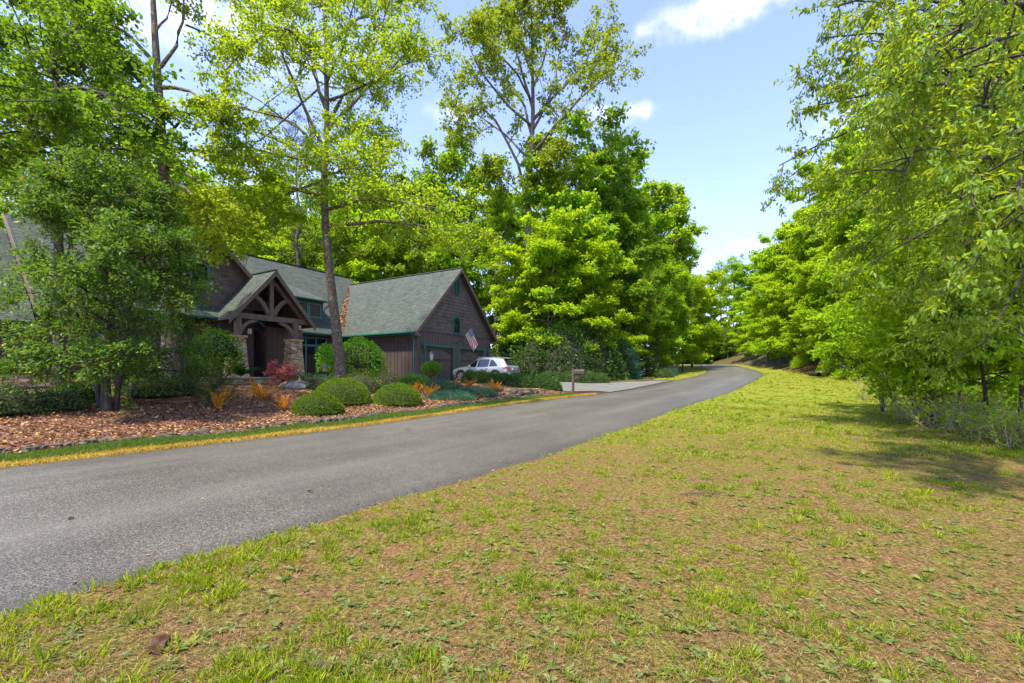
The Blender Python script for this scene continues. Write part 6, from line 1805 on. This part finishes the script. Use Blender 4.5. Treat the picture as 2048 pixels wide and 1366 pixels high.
def blades(C, nb, hgt, wid, g, splay=.55, spread=.03, hue=None, lay=0.0):
    """tufts: centre C (n,3), nb blades each -> Geo arrays"""
    n = len(C)
    c = np.repeat(C, nb, 0); h = np.repeat(hgt, nb) * g.uniform(.45, 1.15, n * nb); w = np.repeat(wid, nb) * g.uniform(.7, 1.3, n * nb)
    az = g.uniform(0, 6.28, n * nb); hd = np.stack([np.cos(az), np.sin(az), np.zeros(n * nb)], 1)
    sp = np.repeat(np.broadcast_to(spread, (n,)), nb)[:, None]
    c = c + hd * sp * g.uniform(.1, 1, (n * nb, 1))
    lean = g.uniform(.1, 1, n * nb) * splay
    ax = unit(hd * lean[:, None] + np.array([0, 0, 1.]) * (1 - lay) + g.normal(0, .15, (n * nb, 3)))
    nr = np.cross(ax, np.cross(np.array([0, 0, 1.]), ax) + g.normal(0, .3, ax.shape))
    nr = np.where(np.isfinite(nr), nr, 0) + hd * .3 + [0, 0, .2]
    V, F, m_ = leaf_geo(c, ax, nr, h, w, .18, .1, True)
    hu = np.clip((np.repeat(hue, nb) if hue is not None else .5) + g.normal(0, .16, n * nb), 0, 1)
    G = Geo(); G.add(V, F, np.repeat(hu, m_)); return G


def put_stuff(name, G, mat, label, cat=None):
    return tag(link_mesh(name, G.mesh(name, M[mat])), label, cat, None, 'stuff')


# low green carpet and separate tufts
def grass_layer(name, n, power, seed, thr, nb, h0, h1, w0, sp0, sp1, label, y0=1.35):
    P, g = scatter_front(n, y0, 52, power, seed)
    q = locate(P); dens = vnoise(P, 2.3, 21) * .6 + vnoise(P, .6, 25) * .4
    near_road = np.exp(-((np.abs(q[:, 1]) - HW - .35) / .35) ** 2)
    keep = lawn_mask(q, .9) & (g.uniform(0, 1, n) < np.clip(thr + .95 * dens + .40 * near_road + .55 * sstep((P[:, 1] - 4) / 10), .03, 1))
    P, q, near_road = P[keep], q[keep], near_road[keep]
    z = gz_uv(q[:, 0], q[:, 1]); Yd = P[:, 1]
    big = np.clip(vnoise(P, 1.1, 3) * .8 + .45, 0, 1) * g.uniform(.25, 1, len(P)) * (1 - .35 * near_road)
    edge = 1 + 1.6 * sstep((q[:, 1] - HW - bank_start(q[:, 0]) + .6) / 1.2)
    hh = (h0 + h1 * big) * np.clip(1.0 + (Yd - 8) * .012, 1, 1.5) * edge; ww = (w0 + .0025 * big) * np.clip(Yd / 4.0, 1, 9)
    hue = np.clip(.50 + .25 * vnoise(P, .8, 4) + g.normal(0, .18, len(P)), 0, 1)
    put_stuff(name, blades(np.c_[P, z - .005], nb, hh, ww, g, .85, sp0 + sp1 * big, hue), 'grass', label)


grass_layer('lawn_grass', 32000, 1.2, 501, .16, 9, .018, .025, .004, .05, .05, 'thin low yellow green grass growing over dry thatch on the lawn')
grass_layer('grass_tufts', 10500, 1.35, 511, .30, 24, .045, .055, .0052, .028, .050, 'separate bright green grass tufts standing up from the patchy lawn')
grass_layer('far_lawn_grass', 34000, .9, 521, .45, 7, .045, .045, .0042, .06, .10, 'yellow green grass of the lawn further up the road', 7.0)
# dry straw lying on the soil
P, g = scatter_front(210000, 1.3, 18, 1.7, 502)
q = locate(P); k = lawn_mask(q, .2) & (q[:, 1] > 0); P, q = P[k], q[k]; n = len(P); z = gz_uv(q[:, 0], q[:, 1])
az = g.uniform(0, 6.28, n)
V, F, m_ = leaf_geo(np.c_[P, z + g.uniform(.002, .02, n)], np.stack([np.cos(az), np.sin(az), g.normal(.05, .22, n)], 1), g.normal(0, .45, (n, 3)) + [0, 0, 1], g.uniform(.018, .055, n) * np.clip(P[:, 1] / 6, 1, 2.4), g.uniform(.0016, .0036, n) * np.clip(P[:, 1] / 2.6, 1, 5), .06, .1, False)
G = Geo(); G.add(V, F, np.repeat(g.beta(2, 1.7, n), m_)); put_stuff('dry_straw', G, 'straw', 'dead straw and thatch lying between the grass tufts')
# broadleaf weeds: rosettes
P, g = scatter_front(2600, 1.35, 14, 1.5, 503)
q = locate(P); k = lawn_mask(q, .2) & (q[:, 1] > 0); P, q = P[k], q[k]; n = len(P); z = gz_uv(q[:, 0], q[:, 1]); nb = 7
c = np.repeat(np.c_[P, z + .006], nb, 0); az = np.tile(np.arange(nb) * 2.4, n) + g.normal(0, .4, n * nb)
sz = np.repeat(g.uniform(.02, .055, n), nb)
V, F, m_ = leaf_geo(c, np.stack([np.cos(az), np.sin(az), g.uniform(.05, .7, n * nb)], 1), g.normal(0, .25, (n * nb, 3)) + [0, 0, 1], sz * g.uniform(.7, 1.25, n * nb), sz * g.uniform(.28, .5, n * nb), .2, .1, True)
G = Geo(); G.add(V, F, np.repeat(g.uniform(0, 1, n * nb), m_)); put_stuff('lawn_weeds', G, 'weed', 'small broadleaf weeds scattered through the lawn')
# verge strip on the house side: green band and yellow dead band
g = np.random.default_rng(504); n = 46000
u_ = g.uniform(-4, 21.2, n); v_ = -(HW + g.uniform(.26, 1.2, n) + .05 * np.sin(u_ * 2.3)); P = at_uv(u_, v_)
G = blades(np.c_[P, gz_uv(u_, v_) - .005], 2, g.uniform(.05, .085, n), np.full(n, .010) * np.clip(P[:, 1] / 8, 1, 2.5), g, .7, .02, np.clip(.45 + .2 * vnoise(P, .9, 9), 0, 1))
put_stuff('verge_grass', G, 'grass_strip', 'mown green grass strip along the leaf bed')
n = 22000; u_ = g.uniform(-4, 22.3, n); v_ = -(HW - .03 + g.uniform(0, 1, n) ** 1.4 * (.42 + .10 * np.sin(u_ * 3.1) + .06 * np.sin(u_ * 8.7))); P = at_uv(u_, v_)
G = blades(np.c_[P, gz_uv(u_, v_) - .004], 2, g.uniform(.03, .07, n), np.full(n, .009) * np.clip(P[:, 1] / 8, 1, 2.5), g, .95, .02, np.clip(.5 + .25 * vnoise(P, 1.3, 10), 0, 1))
put_stuff('dry_verge_grass', G, 'grass_yellow', 'dead yellow grass band along the road edge')
# leaf litter on the bed and under the trees
g = np.random.default_rng(505); n = 90000
u_ = g.uniform(-6, 23, n); v_ = -(HW + 1.35 + g.uniform(0, 1, n) ** 1.5 * 12.5); P = at_uv(u_, v_)
k = (g.uniform(0, 1, n) < np.where((u_ > 5) & (v_ < -HW - 6.5), .35, 1.0)); P, u_, v_ = P[k], u_[k], v_[k]; n = len(P); az = g.uniform(0, 6.28, n)
V, F, m_ = leaf_geo(np.c_[P, gz_uv(u_, v_) + g.uniform(.0, .035, n)], np.stack([np.cos(az), np.sin(az), g.normal(0, .3, n)], 1), g.normal(0, .5, (n, 3)) + [0, 0, 1], g.uniform(.045, .115, n), g.uniform(.025, .055, n), .2, .25, True)
G = Geo(); G.add(V, F, np.repeat(g.beta(1.6, 1.8, n), m_)); put_stuff('leaf_litter', G, 'litter', 'brown fallen leaves covering the garden bed')
n = 26000; u_ = g.uniform(12, 66, n); v_ = HW + bank_start(u_) + .3 + g.uniform(0, 9, n); P = at_uv(u_, v_); az = g.uniform(0, 6.28, n)
V, F, m_ = leaf_geo(np.c_[P, gz_uv(u_, v_) + g.uniform(.0, .05, n)], np.stack([np.cos(az), np.sin(az), g.normal(0, .3, n)], 1), g.normal(0, .5, (n, 3)) + [0, 0, 1], g.uniform(.09, .2, n), g.uniform(.05, .1, n), .2, .25, False)
G = Geo(); G.add(V, F, np.repeat(g.beta(1.6, 1.8, n), m_)); put_stuff('bank_litter', G, 'litter', 'brown fallen leaves on the bank under the right-hand trees')
g = np.random.default_rng(507); n = 700; u_ = g.uniform(-3, 45, n); sd_ = np.where(g.uniform(0, 1, n) < .5, -1, 1); v_ = sd_ * (HW - .02 - np.abs(g.normal(0, .16, n)) - (g.uniform(0, 1, n) < .12) * g.uniform(0, 2.4, n)); P = at_uv(u_, v_); az = g.uniform(0, 6.28, n)
zr_ = np.interp(u_, US, HS) + .035 * (1 - (v_ / HW) ** 2) + .010
V, F, m_ = leaf_geo(np.c_[P, zr_], np.stack([np.cos(az), np.sin(az), g.normal(0, .12, n)], 1), g.normal(0, .3, (n, 3)) + [0, 0, 1], g.uniform(.015, .05, n), g.uniform(.008, .022, n), .15, .2, True)
G = Geo(); G.add(V, F, np.repeat(g.beta(1.6, 1.8, n), m_)); put_stuff('road_litter', G, 'litter', 'bits of dead leaf and grit blown along the asphalt edges')
# one big curled oak leaf and a few others lying on the grass / asphalt
g = np.random.default_rng(506)
for px, py, s in ((318, 1298, .14), (630, 1338, .08), (1385, 1010, .09), (142, 1046, .06), (620, 990, .05)):
    p = on_ground(px, py); mb = MB(); az = g.uniform(0, 6.28); pts = []
    for k in range(17):
        a = k / 16 * 2 * math.pi; r_ = .5 * (.84 + .16 * math.cos(a * 5 + 1)) * (.5 + .5 * abs(math.cos(a)))
        x, y = r_ * math.cos(a) * s * 1.3, r_ * math.sin(a) * s
        pts.append((x, y, .012 + .7 * y * y / s + .012 * math.sin(a * 3)))
    b = 0; mb.v = [(0, 0, .018)] + pts[:-1]; mb.f = [(0, 1 + i, 1 + (i + 1) % 16) for i in range(16)]
    o = mb.build('fallen_leaf', M['litter']); o.location = (p.x, p.y, p.z + (.03 if px in (142, 620) else .01)); o.rotation_euler = (0, 0, az)
    tag(o, {318: 'large curled brown oak leaf on the lawn near the bottom left', 630: 'small brown leaf near the bottom edge of the lawn', 1385: 'brown leaf on the lawn beside the twig', 142: 'tan leaf lying on the asphalt at the left', 620: 'tan leaf lying on the asphalt before the lawn edge'}[px], 'leaf')
# small clods of clay
rock('clay_clod', on_ground(640, 1342), (.045, .03, .022), 91, 'stone_edge', 'dark clod of earth near the bottom edge of the lawn', 'clod')
